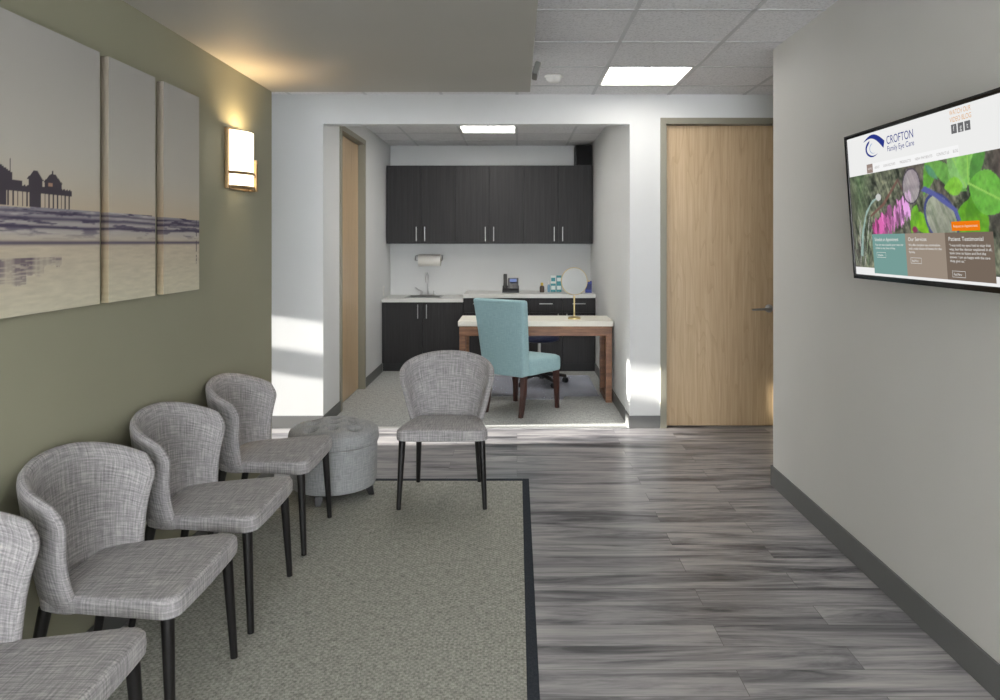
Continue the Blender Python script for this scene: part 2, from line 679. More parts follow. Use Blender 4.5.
holes = [(0.5*(2*c+1)*G, y+G/2) for c, y in light_cells]
ceiling('ceiling', 'trim_2', [(SOFX, XR, Y0, YB), (X0, SOFX, YS, YB), (XR, X1, YR, YB)], holes)
alc_light = [(-0.5*G, 7.44+0.61*0.5), (-0.5*G, 6.22+0.61*0.5)]
ceiling('ceiling_recess', 'trim_3', [(AL, AR, YB+T, AB)], alc_light)
# roof above everything so the daylight only comes in through windows
b = new(); box(b, (X0-T, Y0-T, CEIL+0.16), (X1+T, AB+T, CEIL+0.25))
for lo, hi in (((X0-T, Y0-T), (X1+T, Y0)), ((X0-T, AB+T), (X1+T, AB+2*T)), ((X0-2*T, Y0), (X0-T, AB+T)), ((X1+T, Y0), (X1+2*T, AB+T))):
    box(b, (lo[0], lo[1], CEIL-0.02), (hi[0], hi[1], CEIL+0.25))
struct('ceiling_roof', b, M['white_wall'])

# baseboards
BH, BT = 0.10, 0.012
b = new(); box(b, (XL, Y0, 0), (XL+BT, YS, BH), 0.003); box(b, (XL-T, YS, 0), (XL+BT, YS+BT, BH), 0.003)
struct('baseboard_left', b, M['base'])
b = new(); box(b, (XR-BT, Y0, 0), (XR, YR, 0.12), 0.003); box(b, (XR-BT, YR, 0), (X1, YR+BT, 0.12), 0.003)
struct('baseboard_right', b, M['base'])
b = new(); box(b, (X0, YB-BT, 0), (AL+BT, YB, BH), 0.003); box(b, (AR-BT, YB-BT, 0), (DX0-0.001, YB, BH), 0.003)
box(b, (DX1+0.001, YB-BT, 0), (X1, YB, BH), 0.003)
struct('baseboard_back', b, M['base'])
b = new(); box(b, (AL, YB, 0.001), (AL+BT, LY0-0.001, BH), 0.003); box(b, (AL, LY1+0.001, 0.001), (AL+BT, 8.5, BH), 0.003)
box(b, (AR-BT, YB, 0.001), (AR, 8.5, BH), 0.003)
struct('baseboard_recess', b, M['base'])


# doors (built facing -y, standing at the wall face, opening width w between frame outer edges)
def make_door(name, loc, rotz, w, h, handle_side, leaf_back):
    d = struct_empty(name, loc, rotz)
    fw = 0.05
    f = new()
    box(f, (-w/2, -0.015, 0), (-w/2+fw, T, h), 0.002)
    box(f, (w/2-fw, -0.015, 0), (w/2, T, h), 0.002)
    box(f, (-w/2+fw, -0.015, h-fw), (w/2-fw, T, h), 0.002)
    for s in (-1, 1):       # stop strips
        x = s*(w/2-fw)
        box(f, (min(x, x-s*0.015), leaf_back+0.045, 0), (max(x, x-s*0.015), leaf_back+0.07, h-fw))
    obj('door_frame', f, M['frame_paint'], d)
    lw = w/2-fw-0.004
    b = new(); box(b, (-lw, leaf_back, 0.008), (lw, leaf_back+0.044, h-fw-0.004), 0.002)
    leaf = obj('door_leaf', b, M['maple'], d)
    if handle_side:
        hx = handle_side*(lw-0.07)
        b = new()
        lathe(b, [(0.001, 0), (0.033, 0.0), (0.033, 0.008), (0.026, 0.013), (0.013, 0.015), (0.011, 0.05), (0.001, 0.052)], 24,
              (hx, leaf_back, 0.96), mat=Matrix.Rotation(PI/2, 4, 'X'))
        s = -handle_side
        tube(b, [(hx, leaf_back-0.05, 0.96), (hx+s*0.02, leaf_back-0.055, 0.96), (hx+s*0.07, leaf_back-0.055, 0.958), (hx+s*0.15, leaf_back-0.05, 0.952)], [0.011, 0.011, 0.009, 0.008])
        obj('lever_handle', b, M['chrome'], leaf)
    b = new(); box(b, (-lw, T-0.005, 0), (lw, T+0.01, h-fw))  # dark plate behind the leaf, added to block light at the gaps
    obj('light_block_plate', b, M['cabinet_dark'], d)
    return d


make_door('door_1', ((DX0+DX1)/2, YB, 0), 0, DX1-DX0, DZ, 1, 0.045)
make_door('door_2', (AL, (LY0+LY1)/2, 0.001), PI/2, LY1-LY0, DZ+0.04, 0, 0.055)


# ceiling lights
def troffer(loc, label, lamp='lamp'):
    t = thing('ceiling_light', label, 'ceiling light', loc, 0)
    h = G/2-0.013
    b = new()
    z0, z1 = 0.0, 0.10
    for lo, hi in (((-h, -h, z0), (-h+0.012, h, z1)), ((h-0.012, -h, z0), (h, h, z1)), ((-h, -h, z0), (h, -h+0.012, z1)), ((-h, h-0.012, z0), (h, h, z1)), ((-h, -h, z1), (h, h, z1+0.01))):
        box(b, lo, hi)
    box(b, (-0.005, -h, 0.012), (0.005, h, 0.05))
    obj('housing', b, M['white_plastic'], t)
    for s in (-1, 1):
        b = new()
        rings = []
        for y in (-h+0.014, h-0.014):
            rings.append([Vector((s*(0.005 + (h-0.019)*(k/10)), y, 0.045 - 0.030*math.sin(PI*k/10))) for k in range(11)])
        ring_loft(b, rings, (False, False), closed=False)
        obj('lamp_lens', b, M[lamp], t)
    return t


troffer((1.5*G, 5.0+G/2, CEIL), 'square troffer light glowing in the tiled ceiling before the tall maple door')
troffer((-0.5*G, 7.44+G/2, CEIL), 'troffer light glowing above the desk and dark cabinets in the recess', 'recess_lamp')
troffer((-0.5*G, 6.22+G/2, CEIL), 'unseen added troffer light in the recess ceiling just behind the opening', 'recess_lamp')  # hidden lamp added to brighten the recess
troffer((1.5*G, 5.0-7*G+G/2, CEIL), 'unseen added troffer light in the tiled ceiling before the television wall')  # out-of-view lamp added to light the right wall and floor
troffer((1.5*G, 5.0-11*G+G/2, CEIL), 'unseen added troffer light in the tiled ceiling near the rear fill window')  # lamp behind the camera, added as fill for the room

# detector and sensor on the ceiling
t = thing('smoke_detector', 'small white round smoke detector on the ceiling tile beside the troffer light', 'smoke detector', (0.262, 5.28, CEIL), 0)
b = new(); lathe(b, [(0.001, 0), (0.062, 0), (0.066, -0.006), (0.062, -0.014)], 28)
obj('base_ring', b, M['white_plastic'], t)
b = new(); lathe(b, [(0.055, -0.014), (0.052, -0.03), (0.036, -0.046), (0.001, -0.05)], 28, caps=(False, True))
obj('dome', b, M['white_plastic'], t)
b = new()
box(b, (0, -0.09, -0.04), (0.035, 0.09, 0.04), 0.008)
o = obj('ceiling_sensor', b, simple('grey sensor plastic', (120, 120, 116), 0.5), loc=(SOFX+0.018, 4.5, 2.55), rot=(0, 0.3, 0))
tag(o, 'small grey sensor box fixed high on the edge of the lowered ceiling', 'sensor')

# ------------------------------------------------------------------ rug
t = thing('area_rug', 'large sage grey woven rug with a dark binding under the tweed chairs', 'rug', (0, 0, 0))
RX, RY = 0.075, 4.645
b = new(); box(b, (XL+0.03, 0.2, 0.0005), (RX-0.042, RY-0.042, 0.009), 0.002)
obj('woven_field', b, M['rug'], t)
b = new()
box(b, (RX-0.042, 0.2, 0.0005), (RX, RY, 0.0095), 0.003)
box(b, (XL+0.03, RY-0.042, 0.0005), (RX-0.042, RY, 0.0095), 0.003)
obj('binding', b, M['rug_border'], t)


# ------------------------------------------------------------------ tweed chair (front is -y)
def resample(pts, n):
    pts = [Vector(p) for p in pts]
    L = [0]
    for i in range(1, len(pts)):
        L.append(L[-1] + (pts[i]-pts[i-1]).length)
    out = []
    for k in range(n):
        s = L[-1]*k/(n-1)
        i = 0
        while i < len(L)-2 and L[i+1] < s:
            i += 1
        f = (s-L[i])/max(1e-9, L[i+1]-L[i])
        out.append(pts[i].lerp(pts[i+1], f))
    return out


def plan_curve(hw, yf, yr, n, e=2.5):
    d = yr-yf
    dense = []
    for k in range(241):
        a = -PI/2 + PI*k/240
        s, c = math.sin(a), math.cos(a)
        dense.append((hw*math.copysign(abs(s)**(2/e), s), yf + d*max(c, 0)**(2/e), 0))
    return resample(dense, n)


def chair_back_bm():
    bm = bmesh.new()
    uvl = bm.loops.layers.uv.new('UVMap')
    NU, NV = 33, 14
    TH = 0.036

    def pt(u, v, off, ext=0.0):
        # u in -1..1 along the wrap, v in 0..1 upward
        if v > 0.84:
            q = (v-0.84)/0.16
            u = u*(1 - 0.12*(1-math.sqrt(max(0, 1-q*q*0.98))))
        vv = v
        hw = 0.205 + (0.291-0.205)*(vv**0.85) - off
        yr = 0.232 + 0.052*vv - off
        yf = 0.062 - 0.016*vv + 0.020*math.sin(PI*vv)
        cv = CUR(round(hw, 5), round(yf, 5), round(yr, 5))
        f = (u+1)/2*(len(cv)-1)
        i = min(int(f), len(cv)-2)
        p = cv[i].lerp(cv[i+1], f-i)
        ztop = 0.805 - 0.108*abs(u)**2.0
        z = 0.380 + (ztop-0.380)*v
        return Vector((p.x, p.y, z + ext))
    cache = {}

    def CUR(hw, yf, yr):
        k = (hw, yf, yr)
        if k not in cache:
            cache[k] = plan_curve(hw, yf, yr, 61)
        return cache[k]
    us = [-1 + 2*i/(NU-1) for i in range(NU)]
    vs = [j/(NV-1) for j in range(NV)]
    outer = [[pt(u, v, 0.0) for u in us] for v in vs]
    inner = [[pt(u, v, TH) for u in us] for v in vs]
    # closed loop per column: outer bottom..top, rim, inner top..bottom ; plus side rims
    rows = outer + [[(outer[-1][i]+inner[-1][i])/2 + Vector((0, 0, 0.014)) for i in range(NU)]] + inner[::-1]
    # side rim: widen rows with an extra column at each end (mid point pushed forward)
    R = []
    for r in rows:
        R.append([bm.verts.new(p) for p in r])
    nr = len(R)

    def face(vv, uvs):
        f = bm.faces.new(vv)
        for l, q in zip(f.loops, uvs):
            l[uvl].uv = q
    for i in range(nr-1):
        for j in range(NU-1):
            U0, U1 = us[j]*0.42, us[j+1]*0.42
            V0, V1 = i*0.034, (i+1)*0.034
            face((R[i][j], R[i][j+1], R[i+1][j+1], R[i+1][j]), ((U0, V0), (U1, V0), (U1, V1), (U0, V1)))
    # side rims
    for col in (0, NU-1):
        mids = []
        for j in range(NV):
            a, c = R[j][col].co, R[nr-1-j][col].co
            mids.append(bm.verts.new((a+c)/2 + Vector((0, -0.013, 0))))
        for j in range(NV-1):
            q = [(0, j*0.034), (0.02, j*0.034), (0.02, (j+1)*0.034), (0, (j+1)*0.034)]
            face((R[j][col], mids[j], mids[j+1], R[j+1][col]), q)
            face((mids[j], R[nr-1-j][col], R[nr-2-j][col], mids[j+1]), q)
        # close the little triangle at the top
        k = NV-1
        face((R[k][col], mids[k], R[k+1][col]), [(0, 0), (0.02, 0), (0.01, 0.02)])
        face((mids[k], R[k+2][col], R[k+1][col]), [(0, 0), (0.02, 0), (0.01, 0.02)])
    bmesh.ops.recalc_face_normals(bm, faces=bm.faces)
    return bm


def seat_outline(inset, n=10):
    """trapezoid with rounded front corners, front at -y"""
    pts = []
    wf, wr, yf, yr, r = 0.253-inset, 0.204-inset, -0.264+inset, 0.19-inset, 0.045
    for k in range(n+1):      # front right corner
        a = -PI/2 + (PI/2)*k/n
        pts.append((wf-r + r*math.cos(a), yf+r + r*math.sin(a)))
    # side, easing in to the back
    for k in range(1, 8):
        f = k/8
        pts.append((wf + (wr-wf)*f, yf+r + (yr-0.06-yf-r)*f))
    for k in range(n+1):
        a = (PI/2)*k/n
        pts.append((wr-0.06 + 0.06*math.cos(a), yr-0.06 + 0.06*math.sin(a)))
    left = [(-x, y) for x, y in reversed(pts)]
    front = [(x, yf - 0.006*math.cos(x/0.24*PI/2)) for x in (-0.15, -0.075, 0, 0.075, 0.15)]
    return pts + left + front


def seat_bm():
    b = new()
    prof = [(0.010, 0.383), (0.0, 0.388), (-0.002, 0.410), (0.0, 0.437), (0.005, 0.445), (0.014, 0.450), (0.06, 0.453), (0.12, 0.455), (0.17, 0.4555)]
    base = seat_outline(0)
    cx = Vector((0, -0.05, 0))
    rings = []
    for ins, z in prof:
        if ins <= 0.03:
            rings.append([Vector((x, y, z)) for x, y in seat_outline(ins)])
        else:
            k = 1 - ins/0.22
            rings.append([Vector((x*k, -0.05+(y+0.05)*k, z)) for x, y in base])
    for r in rings:         # the cushion falls towards the back
        for p in r:
            if p.z > 0.42:
                p.z -= 0.020*max(0, p.y+0.264)/0.454
    return ring_loft(b, rings)


def make_chair(label, group):
    t = thing('tweed_chair', label, 'chair', (0, 0, 0), 0, group)
    obj('seat', seat_bm(), M['grey_fabric'], t, 50)
    obj('backrest', chair_back_bm(), M['grey_fabric'], t, 80, subsurf=1)
    for s in (-1, 1):
        b = new(); tube(b, [(s*0.222, -0.225, 0.387), (s*0.240, -0.245, 0.003)], [0.0195, 0.0125], 14)
        obj('leg', b, M['dark_leg'], t)
        b = new(); tube(b, [(s*0.175, 0.165, 0.387), (s*0.190, 0.235, 0.003)], [0.0195, 0.0125], 14)
        obj('leg', b, M['dark_leg'], t)
    return t


RUGZ = 0.0097
GRP = 'grey tweed chairs around the rug'
chair = make_chair('grey tweed chair standing alone, its front turned to the viewer, before the desk recess', GRP)
chair.location = (-0.421, 4.345, RUGZ)
chair.rotation_euler = (0, 0, 0.01)
CX = -1.258
dup(chair, (CX, 3.745, RUGZ), PI/2, 'grey tweed chair against the green wall next to the round tufted ottoman')
dup(chair, (CX, 3.045, RUGZ), PI/2, 'grey tweed chair against the green wall, second one from the ottoman')
dup(chair, (CX, 2.40, RUGZ), PI/2, 'grey tweed chair against the green wall, third one from the ottoman')
dup(chair, (CX, 1.755, RUGZ), PI/2, 'grey tweed chair cut off by the picture edge, fourth one from the ottoman')

# ------------------------------------------------------------------ ottoman
t = thing('tufted_ottoman', 'round grey button-tufted storage ottoman between the chairs', 'ottoman', (-1.09, 4.39, RUGZ), 0.16)
b = new()
lathe(b, [(0.001, 0.052), (0.225, 0.052), (0.243, 0.06), (0.250, 0.09), (0.254, 0.2), (0.254, 0.295), (0.250, 0.303), (0.001, 0.303)], 56)
obj('body', b, M['ottoman_fabric'], t, 50)
# tufted lid
tufts = [(0.118*i, 0.118*j) for i in (-1, 0, 1) for j in (-1, 0, 1)]
b = bmesh.new()
NR, NA, RL = 30, 72, 0.262


def lid_z(x, y):
    r = math.hypot(x, y)
    q = min(1, r/RL)
    z = 0.372 + 0.056*(1-q**4)
    d1 = sorted(math.hypot(x-a, y-c) for a, c in tufts)
    z -= 0.030*math.exp(-(d1[0]/0.024)**2) + 0.026*math.exp(-(d1[0]/0.046)**2)
    # folds running between neighbouring buttons
    if r < 0.19:
        z -= 0.014*math.exp(-((d1[1]-d1[0])/0.018)**2)*math.exp(-(d1[0]/0.08)**2)
    return z


rings = []
for i in range(1, NR+1):
    r = RL*(i/NR)**0.9*0.985
    rings.append([b.verts.new((r*math.cos(2*PI*k/NA), r*math.sin(2*PI*k/NA), lid_z(r*math.cos(2*PI*k/NA), r*math.sin(2*PI*k/NA)))) for k in range(NA)])
for rr, z in ((0.262, 0.355), (0.2635, 0.335), (0.262, 0.315), (0.257, 0.306), (0.20, 0.304)):
    rings.append([b.verts.new((rr*math.cos(2*PI*k/NA), rr*math.sin(2*PI*k/NA), z)) for k in range(NA)])
c = b.verts.new((0, 0, lid_z(0, 0)))
for k in range(NA):
    b.faces.new((c, rings[0][k], rings[0][(k+1) % NA]))
for i in range(len(rings)-1):
    for k in range(NA):
        b.faces.new((rings[i][k], rings[i+1][k], rings[i+1][(k+1) % NA], rings[i][(k+1) % NA]))
b.faces.new(rings[-1])
bmesh.ops.recalc_face_normals(b, faces=b.faces)
lid = obj('lid', b, M['ottoman_fabric'], t, 80)
for a, c in tufts:
    b = new(); lathe(b, [(0.001, 0.0055), (0.006, 0.004), (0.0095, 0.0), (0.0095, -0.006)], 12, (a, c, lid_z(a, c)+0.004), (True, True))
    obj('button', b, M['ottoman_fabric'], lid)
for k in range(4):
    a = -PI/2 - 0.30 + k*PI/2
    x, y = 0.215*math.cos(a), 0.215*math.sin(a)
    b = new(); sqleg(b, (x, y, 0.054), (x*1.08, y*1.08, 0.001), 0.048, 0.032)
    obj('foot', b, M['dark_leg'], t)


# ------------------------------------------------------------------ triptych
def vnoise(x, y, seed=0):
    xi, yi = np.floor(x).astype(int), np.floor(y).astype(int)
    xf, yf = x-xi, y-yi
    u, v = xf*xf*(3-2*xf), yf*yf*(3-2*yf)

    def h(a, c):
        n = (a*374761393 + c*668265263 + seed*1442695041) & 0x7fffffff
        n = ((n ^ (n >> 13))*1274126177) & 0x7fffffff
        return ((n ^ (n >> 16)) & 0xffff)/65535.0
    return (h(xi, yi)*(1-u)+h(xi+1, yi)*u)*(1-v) + (h(xi, yi+1)*(1-u)+h(xi+1, yi+1)*u)*v


def fbm(x, y, seed=0, o=4):
    s, a, t_ = 0, 0.5, 0
    for k in range(o):
        s = s + a*vnoise(x*2**k, y*2**k, seed+k)
        t_ += a
        a *= 0.55
    return s/t_


def srgb2lin(c):
    c = np.clip(c, 0, 255)/255.0
    return np.where(c <= 0.04045, c/12.92, ((c+0.055)/1.055)**2.4)


def lerp3(a, c, f):
    return np.array(a)[None, None, :]*(1-f[..., None]) + np.array(c)[None, None, :]*f[..., None]


def beach(Y, Z):
    """the picture on the canvases, as a function of wall position"""
    f = np.clip((2.175-Z)/(2.175-1.61), 0, 1)
    col = lerp3((176, 174, 170), (196, 192, 182), f**0.8)
    f2 = np.clip((f-0.62)/0.38, 0, 1)
    col = col*(1-f2[..., None]) + lerp3((196, 192, 182), (198, 184, 162), f2)*f2[..., None]
    hz = 1.604 + 0.004*np.sin(Y*3)
    sea = Z < hz
    d = hz - Z
    wob = 0.010*(fbm(Y*5, Y*0+3.1, 5)-0.5)*2
    seac = lerp3((142, 138, 148), (182, 176, 170), np.clip(d/0.06, 0, 1))
    n = fbm(Y*9, (Z+wob)*95, 11)
    dark = np.clip((n-0.53)*9, 0, 1)*np.clip(1.3-d/0.10, 0, 1)
    seac = seac*(1-dark[..., None]) + np.array((76, 70, 92))*dark[..., None]
    foam = np.clip((fbm(Y*7+9, (Z+wob)*80, 23)-0.52)*8, 0, 1)*np.clip(1-d/0.13, 0, 1)
    seac = seac*(1-foam[..., None]*0.8) + np.array((200, 194, 190))*foam[..., None]*0.8
    for zb, th, am in ((1.592, 0.004, 0.7), (1.574, 0.006, 0.8), (1.548, 0.005, 1.0), (1.497, 0.005, 0.95)):
        zz = zb + 0.006*(fbm(Y*3.2, Y*0+zb*50, 31)-0.5)*2
        g = np.exp(-((Z-zz)/th)**2)*am
        seac = seac*(1-g[..., None]) + np.array((72, 66, 88))*g[..., None]
    sand = lerp3((200, 188, 168), (212, 206, 184), np.clip((1.50-Z)/0.2, 0, 1))
    rp = fbm(Y*16, Z*120, 41)
    sand = sand*(0.93+0.12*rp[..., None])
    k = np.clip((1.53-Z)/0.03, 0, 1)
    g = np.exp(-((Z-1.497)/0.006)**2)*0.9
    seac = seac*(1-k[..., None]) + sand*k[..., None]
    seac = seac*(1-g[..., None]) + np.array((84, 76, 96))*g[..., None]
    # reflection of the pier on wet sand
    prof = np.where(Y < 2.225, 1.372, np.where(Y < 2.31, 1.40, 1.425)) + 0.03*(fbm(Y*40, Y*0, 3)-0.5)
    rs = (Z < 1.452) & (Z > prof) & (Y < 2.40)
    br = np.clip((fbm(Y*16, Z*260, 53)-0.44)*9, 0, 1)
    gap = np.clip(fbm(Y*22, Y*0+7.7, 61)*2.4-0.5, 0.2, 1)
    fade = np.clip((Z-prof)/0.05, 0, 1)
    r = rs*np.clip(br+0.35, 0, 1)*gap*(0.45+0.5*fade)
    seac = seac*(1-r[..., None]) + np.array((96, 84, 100))*r[..., None]
    col = np.where(sea[..., None], seac, col)
    # the pier
    P = np.zeros(Y.shape, bool)
    P |= (Z > 1.652) & (Z < 1.668) & (Y < 2.455)
    P |= (Z > 1.668) & (Z < 1.672) & (Y < 2.455) & (np.sin(Y*420) > -0.2)
    piles = (np.abs(np.sin((Y-0.01)*150)) < 0.45) & (Z <= 1.655) & (Z > 1.606) & (Y < 2.455)
    P |= piles
    P |= (Z <= 1.655) & (Z > 1.606) & (((Y > 2.11) & (Y < 2.14)) | ((Y > 2.240) & (Y < 2.29)))

    def house(y0, y1, ze, zt):
        c_ = (y0+y1)/2
        body = (Y > y0) & (Y < y1) & (Z > 1.655) & (Z < ze)
        roof = (Z >= ze) & (Z < zt) & (np.abs(Y-c_) < ((y1-y0)/2+0.006)*(1-(Z-ze)/(zt-ze)*0.75))
        return body | roof
    P |= house(2.03, 2.165, 1.700, 1.724)
    P |= house(2.235, 2.302, 1.692, 1.718)
    P |= house(2.312, 2.398, 1.688, 1.716)
    P |= (np.abs(Y-2.352) < 0.004) & (Z > 1.7) & (Z < 1.726)
    P |= (np.abs(Y-2.157) < 0.0018) & (Z > 1.7) & (Z < 1.745)
    P |= (Y < 2.225) & (Z > 1.655) & (Z < 1.684) & (np.sin(Y*70) > -0.6)
    P |= (Y < 2.05) & (Z > 1.606) & (Z < 1.70)
    pc = np.array((74, 68, 76))
    col = np.where(P[..., None], pc, col)
    win = (Y > 2.33) & (Y < 2.352) & (Z > 1.676) & (Z < 1.688)
    col = np.where(win[..., None], np.array((170, 140, 120)), col)
    pole = (np.abs(Y-3.405) < 0.003) & (Z > 1.40) & (Z < 1.60)
    col = np.where((pole & (fbm(Y*30, Z*60, 8) > 0.45))[..., None], np.array((90, 82, 96)), col)
    return col


KA = 1.0249
ART_GAIN = 0.98


def canvas(y0, y1, label):
    """y0..y1 along the wall in picture units; face at XL+0.03"""
    z0, z1 = 1.28, 2.174
    D = 0.03
    s = 0.0036
    ny, nz = int((y1-y0)/s), int((z1-z0)/s)
    ys = np.linspace(y0, y1, ny); zs = np.linspace(z0, z1, nz)
    YY, ZZ = np.meshgrid(ys, zs)
    colr = srgb2lin(beach(YY, ZZ)*ART_GAIN)
    W = lambda y: y*KA
    H = lambda z: 1.5+(z-1.5)*KA
    ox, oy, oz = XL, W((y0+y1)/2), H((z0+z1)/2)
    verts, cols, faces = [], [], []
    for j in range(nz):
        for i in range(ny):
            verts.append((D, W(ys[i])-oy, H(zs[j])-oz)); cols.append(tuple(colr[j, i])+(1,))
    for j in range(nz-1):
        for i in range(ny-1):
            a = j*ny+i
            faces.append((a, a+1, a+ny+1, a+ny))
    # wrapped sides: the picture's edge colours, darkened and tanned to paint in shade
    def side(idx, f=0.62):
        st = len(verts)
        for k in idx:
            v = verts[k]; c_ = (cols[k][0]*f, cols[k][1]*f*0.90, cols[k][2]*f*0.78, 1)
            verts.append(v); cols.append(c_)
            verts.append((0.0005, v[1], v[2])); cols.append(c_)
        for q in range(len(idx)-1):
            faces.append((st+2*q, st+2*q+1, st+2*q+3, st+2*q+2))
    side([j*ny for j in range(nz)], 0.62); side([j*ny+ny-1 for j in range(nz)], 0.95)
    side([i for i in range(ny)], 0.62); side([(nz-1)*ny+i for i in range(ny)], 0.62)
    st = len(verts)
    for (yy, zz) in ((y0, z0), (y1, z0), (y1, z1), (y0, z1)):
        verts.append((0.0005, W(yy)-oy, H(zz)-oz)); cols.append((0.5, 0.5, 0.5, 1))
    faces.append((st+3, st+2, st+1, st))
    me = bpy.data.meshes.new('canvas_print')
    me.from_pydata(verts, [], faces)
    at = me.color_attributes.new('Col', 'FLOAT_COLOR', 'POINT')
    at.data.foreach_set('color', np.array(cols, dtype=np.float32).ravel())
    me.materials.append(M['art'])
    o = bpy.data.objects.new('canvas_print', me)
    COL.objects.link(o)
    o.location = (ox+0.001, oy, oz)
    tag(o, label, 'wall art', 'beach triptych on the green wall')


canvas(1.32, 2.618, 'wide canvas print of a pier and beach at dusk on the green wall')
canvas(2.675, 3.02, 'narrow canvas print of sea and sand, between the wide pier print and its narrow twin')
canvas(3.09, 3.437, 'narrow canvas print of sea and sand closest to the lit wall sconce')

# ------------------------------------------------------------------ sconce (front -y -> +X)
t = thing('wall_sconce', 'lit wall sconce with bowed opal glass and bronze trim on the green wall', 'wall lamp', (XL, 4.055, 1.95), PI/2)
b = new(); box(b, (-0.155, -0.022, -0.165), (0.155, -0.001, 0.160), 0.003)
obj('back_plate', b, M['bronze'], t)


def arc_shell(w, d0, d1, z0, z1, th, n=20):
    """bowed shell: depth d0 at its ends, d1 in the middle"""
    b = new()
    rings = []
    pts_o, pts_i = [], []
    for k in range(n+1):
        f = -1+2*k/n
        y = -(d0 + (d1-d0)*(1-f*f))
        pts_o.append((f*w, y)); pts_i.append((f*(w-th), y+th))
    loop = pts_o + pts_i[::-1]
    ring_loft(b, [[Vector((x, y, z0)) for x, y in loop], [Vector((x, y, z1)) for x, y in loop]])
    return b


obj('glass_shade', arc_shell(0.143, 0.024, 0.092, -0.150, 0.150, 0.004), M['sconce_glass'], t)
obj('lower_band', arc_shell(0.147, 0.026, 0.098, -0.085, -0.070, 0.004), M['bronze'], t)
obj('bottom_band', arc_shell(0.147, 0.026, 0.098, -0.165, -0.146, 0.004), M['bronze'], t)
b = new(); box(b, (0.118, -0.075, -0.165), (0.150, -0.034, 0.012), 0.003)
obj('side_bar', b, M['bronze'], t)
b = new(); lathe(b, [(0.012, 0.0), (0.014, 0.02), (0.024, 0.05), (0.024, 0.07), (0.012, 0.088), (0.001, 0.09)], 16, (0, -0.05, -0.03))
obj('bulb', b, emissive('lit bulb', (255, 214, 150), 6.0), t)
ld = bpy.data.lights.new('sconce_lamp', 'POINT')
ld.energy = 11.5
ld.color = (1.0, 0.70, 0.36)
ld.shadow_soft_size = 0.045
lo = bpy.data.objects.new('sconce_lamp', ld)
COL.objects.link(lo)
lo.parent = t
lo.location = (0, -0.048, 0.085)

# ------------------------------------------------------------------ television (front -y -> -X)
TW, TH_ = 1.165, 0.631
tilt = math.atan2(0.0447, 0.6294)
t = thing('television', 'black flat television showing an eye clinic web page on the grey wall', 'television', (1.5088, 3.29, 1.3393), 0, rot=(tilt, 0, -PI/2))
# local: x 0..TW to the viewer's right, z 0..TH_, front face at y=0
b = new(); box(b, (0, 0.0, 0), (TW, 0.02, TH_), 0.004); box(b, (0.15, 0.02, 0.08), (TW-0.15, 0.05, TH_-0.1), 0.008)
obj('casing', b, M['gloss_black'], t)
b = new()
bz = 0.020
for lo_, hi_ in (((0, -0.006, 0), (TW, 0.0, bz)), ((0, -0.006, TH_-0.017), (TW, 0, TH_)), ((0, -0.006, bz), (bz, 0, TH_-0.017)), ((TW-bz, -0.006, bz), (TW, 0, TH_-0.017))):
    box(b, lo_, hi_, 0.0015)
obj('bezel', b, M['gloss_black'], t)
b = new(); box(b, (0.45, 0.05, 0.2), (0.72, 0.064, 0.44), 0.003)
box(b, (0.48, 0.05, 0.38), (0.69, 0.097, 0.41), 0.003)
obj('wall_bracket', b, M['black_metal'], t)


def raster(name, x0, x1, z0, z1, nx, nz, fn, y, parent, mat):
    xs = np.linspace(x0, x1, nx); zs = np.linspace(z0, z1, nz)
    XX, ZZ = np.meshgrid(xs, zs)
    c = srgb2lin(fn(XX, ZZ))
    verts = [(x, y, z) for z in zs for x in xs]
    faces = [(j*nx+i, j*nx+i+1, (j+1)*nx+i+1, (j+1)*nx+i) for j in range(nz-1) for i in range(nx-1)]
    me = bpy.data.meshes.new(name)
    me.from_pydata(verts, [], faces)
    at = me.color_attributes.new('Col', 'FLOAT_COLOR', 'POINT')
    cc = np.concatenate([c.reshape(-1, 3), np.ones((nx*nz, 1))], 1).astype(np.float32)
    at.data.foreach_set('color', cc.ravel())
    me.materials.append(mat)
    o = bpy.data.objects.new(name, me)
    COL.objects.link(o)
    o.parent = parent
    return o


def in_poly(X, Z, poly):
    r = np.zeros(X.shape, bool)
    n = len(poly)
    for i in range(n):
        x1_, z1_ = poly[i]; x2_, z2_ = poly[(i+1) % n]
        cond = ((z1_ > Z) != (z2_ > Z)) & (X < (x2_-x1_)*(Z-z1_)/((z2_-z1_) if z2_ != z1_ else 1e-9)+x1_)
        r ^= cond
    return r


def leafpoly(x0, z0, x1, z1, w, n=14):
    dx, dz = x1-x0, z1-z0
    L = math.hypot(dx, dz); nx_, nz_ = -dz/L, dx/L
    a, c = [], []
    for k in range(n+1):
        f = k/n
        h = w*math.sin(PI*f**0.8)
        a.append((x0+dx*f+nx_*h, z0+dz*f+nz_*h)); c.append((x0+dx*f-nx_*h, z0+dz*f-nz_*h))
    return a + c[::-1]


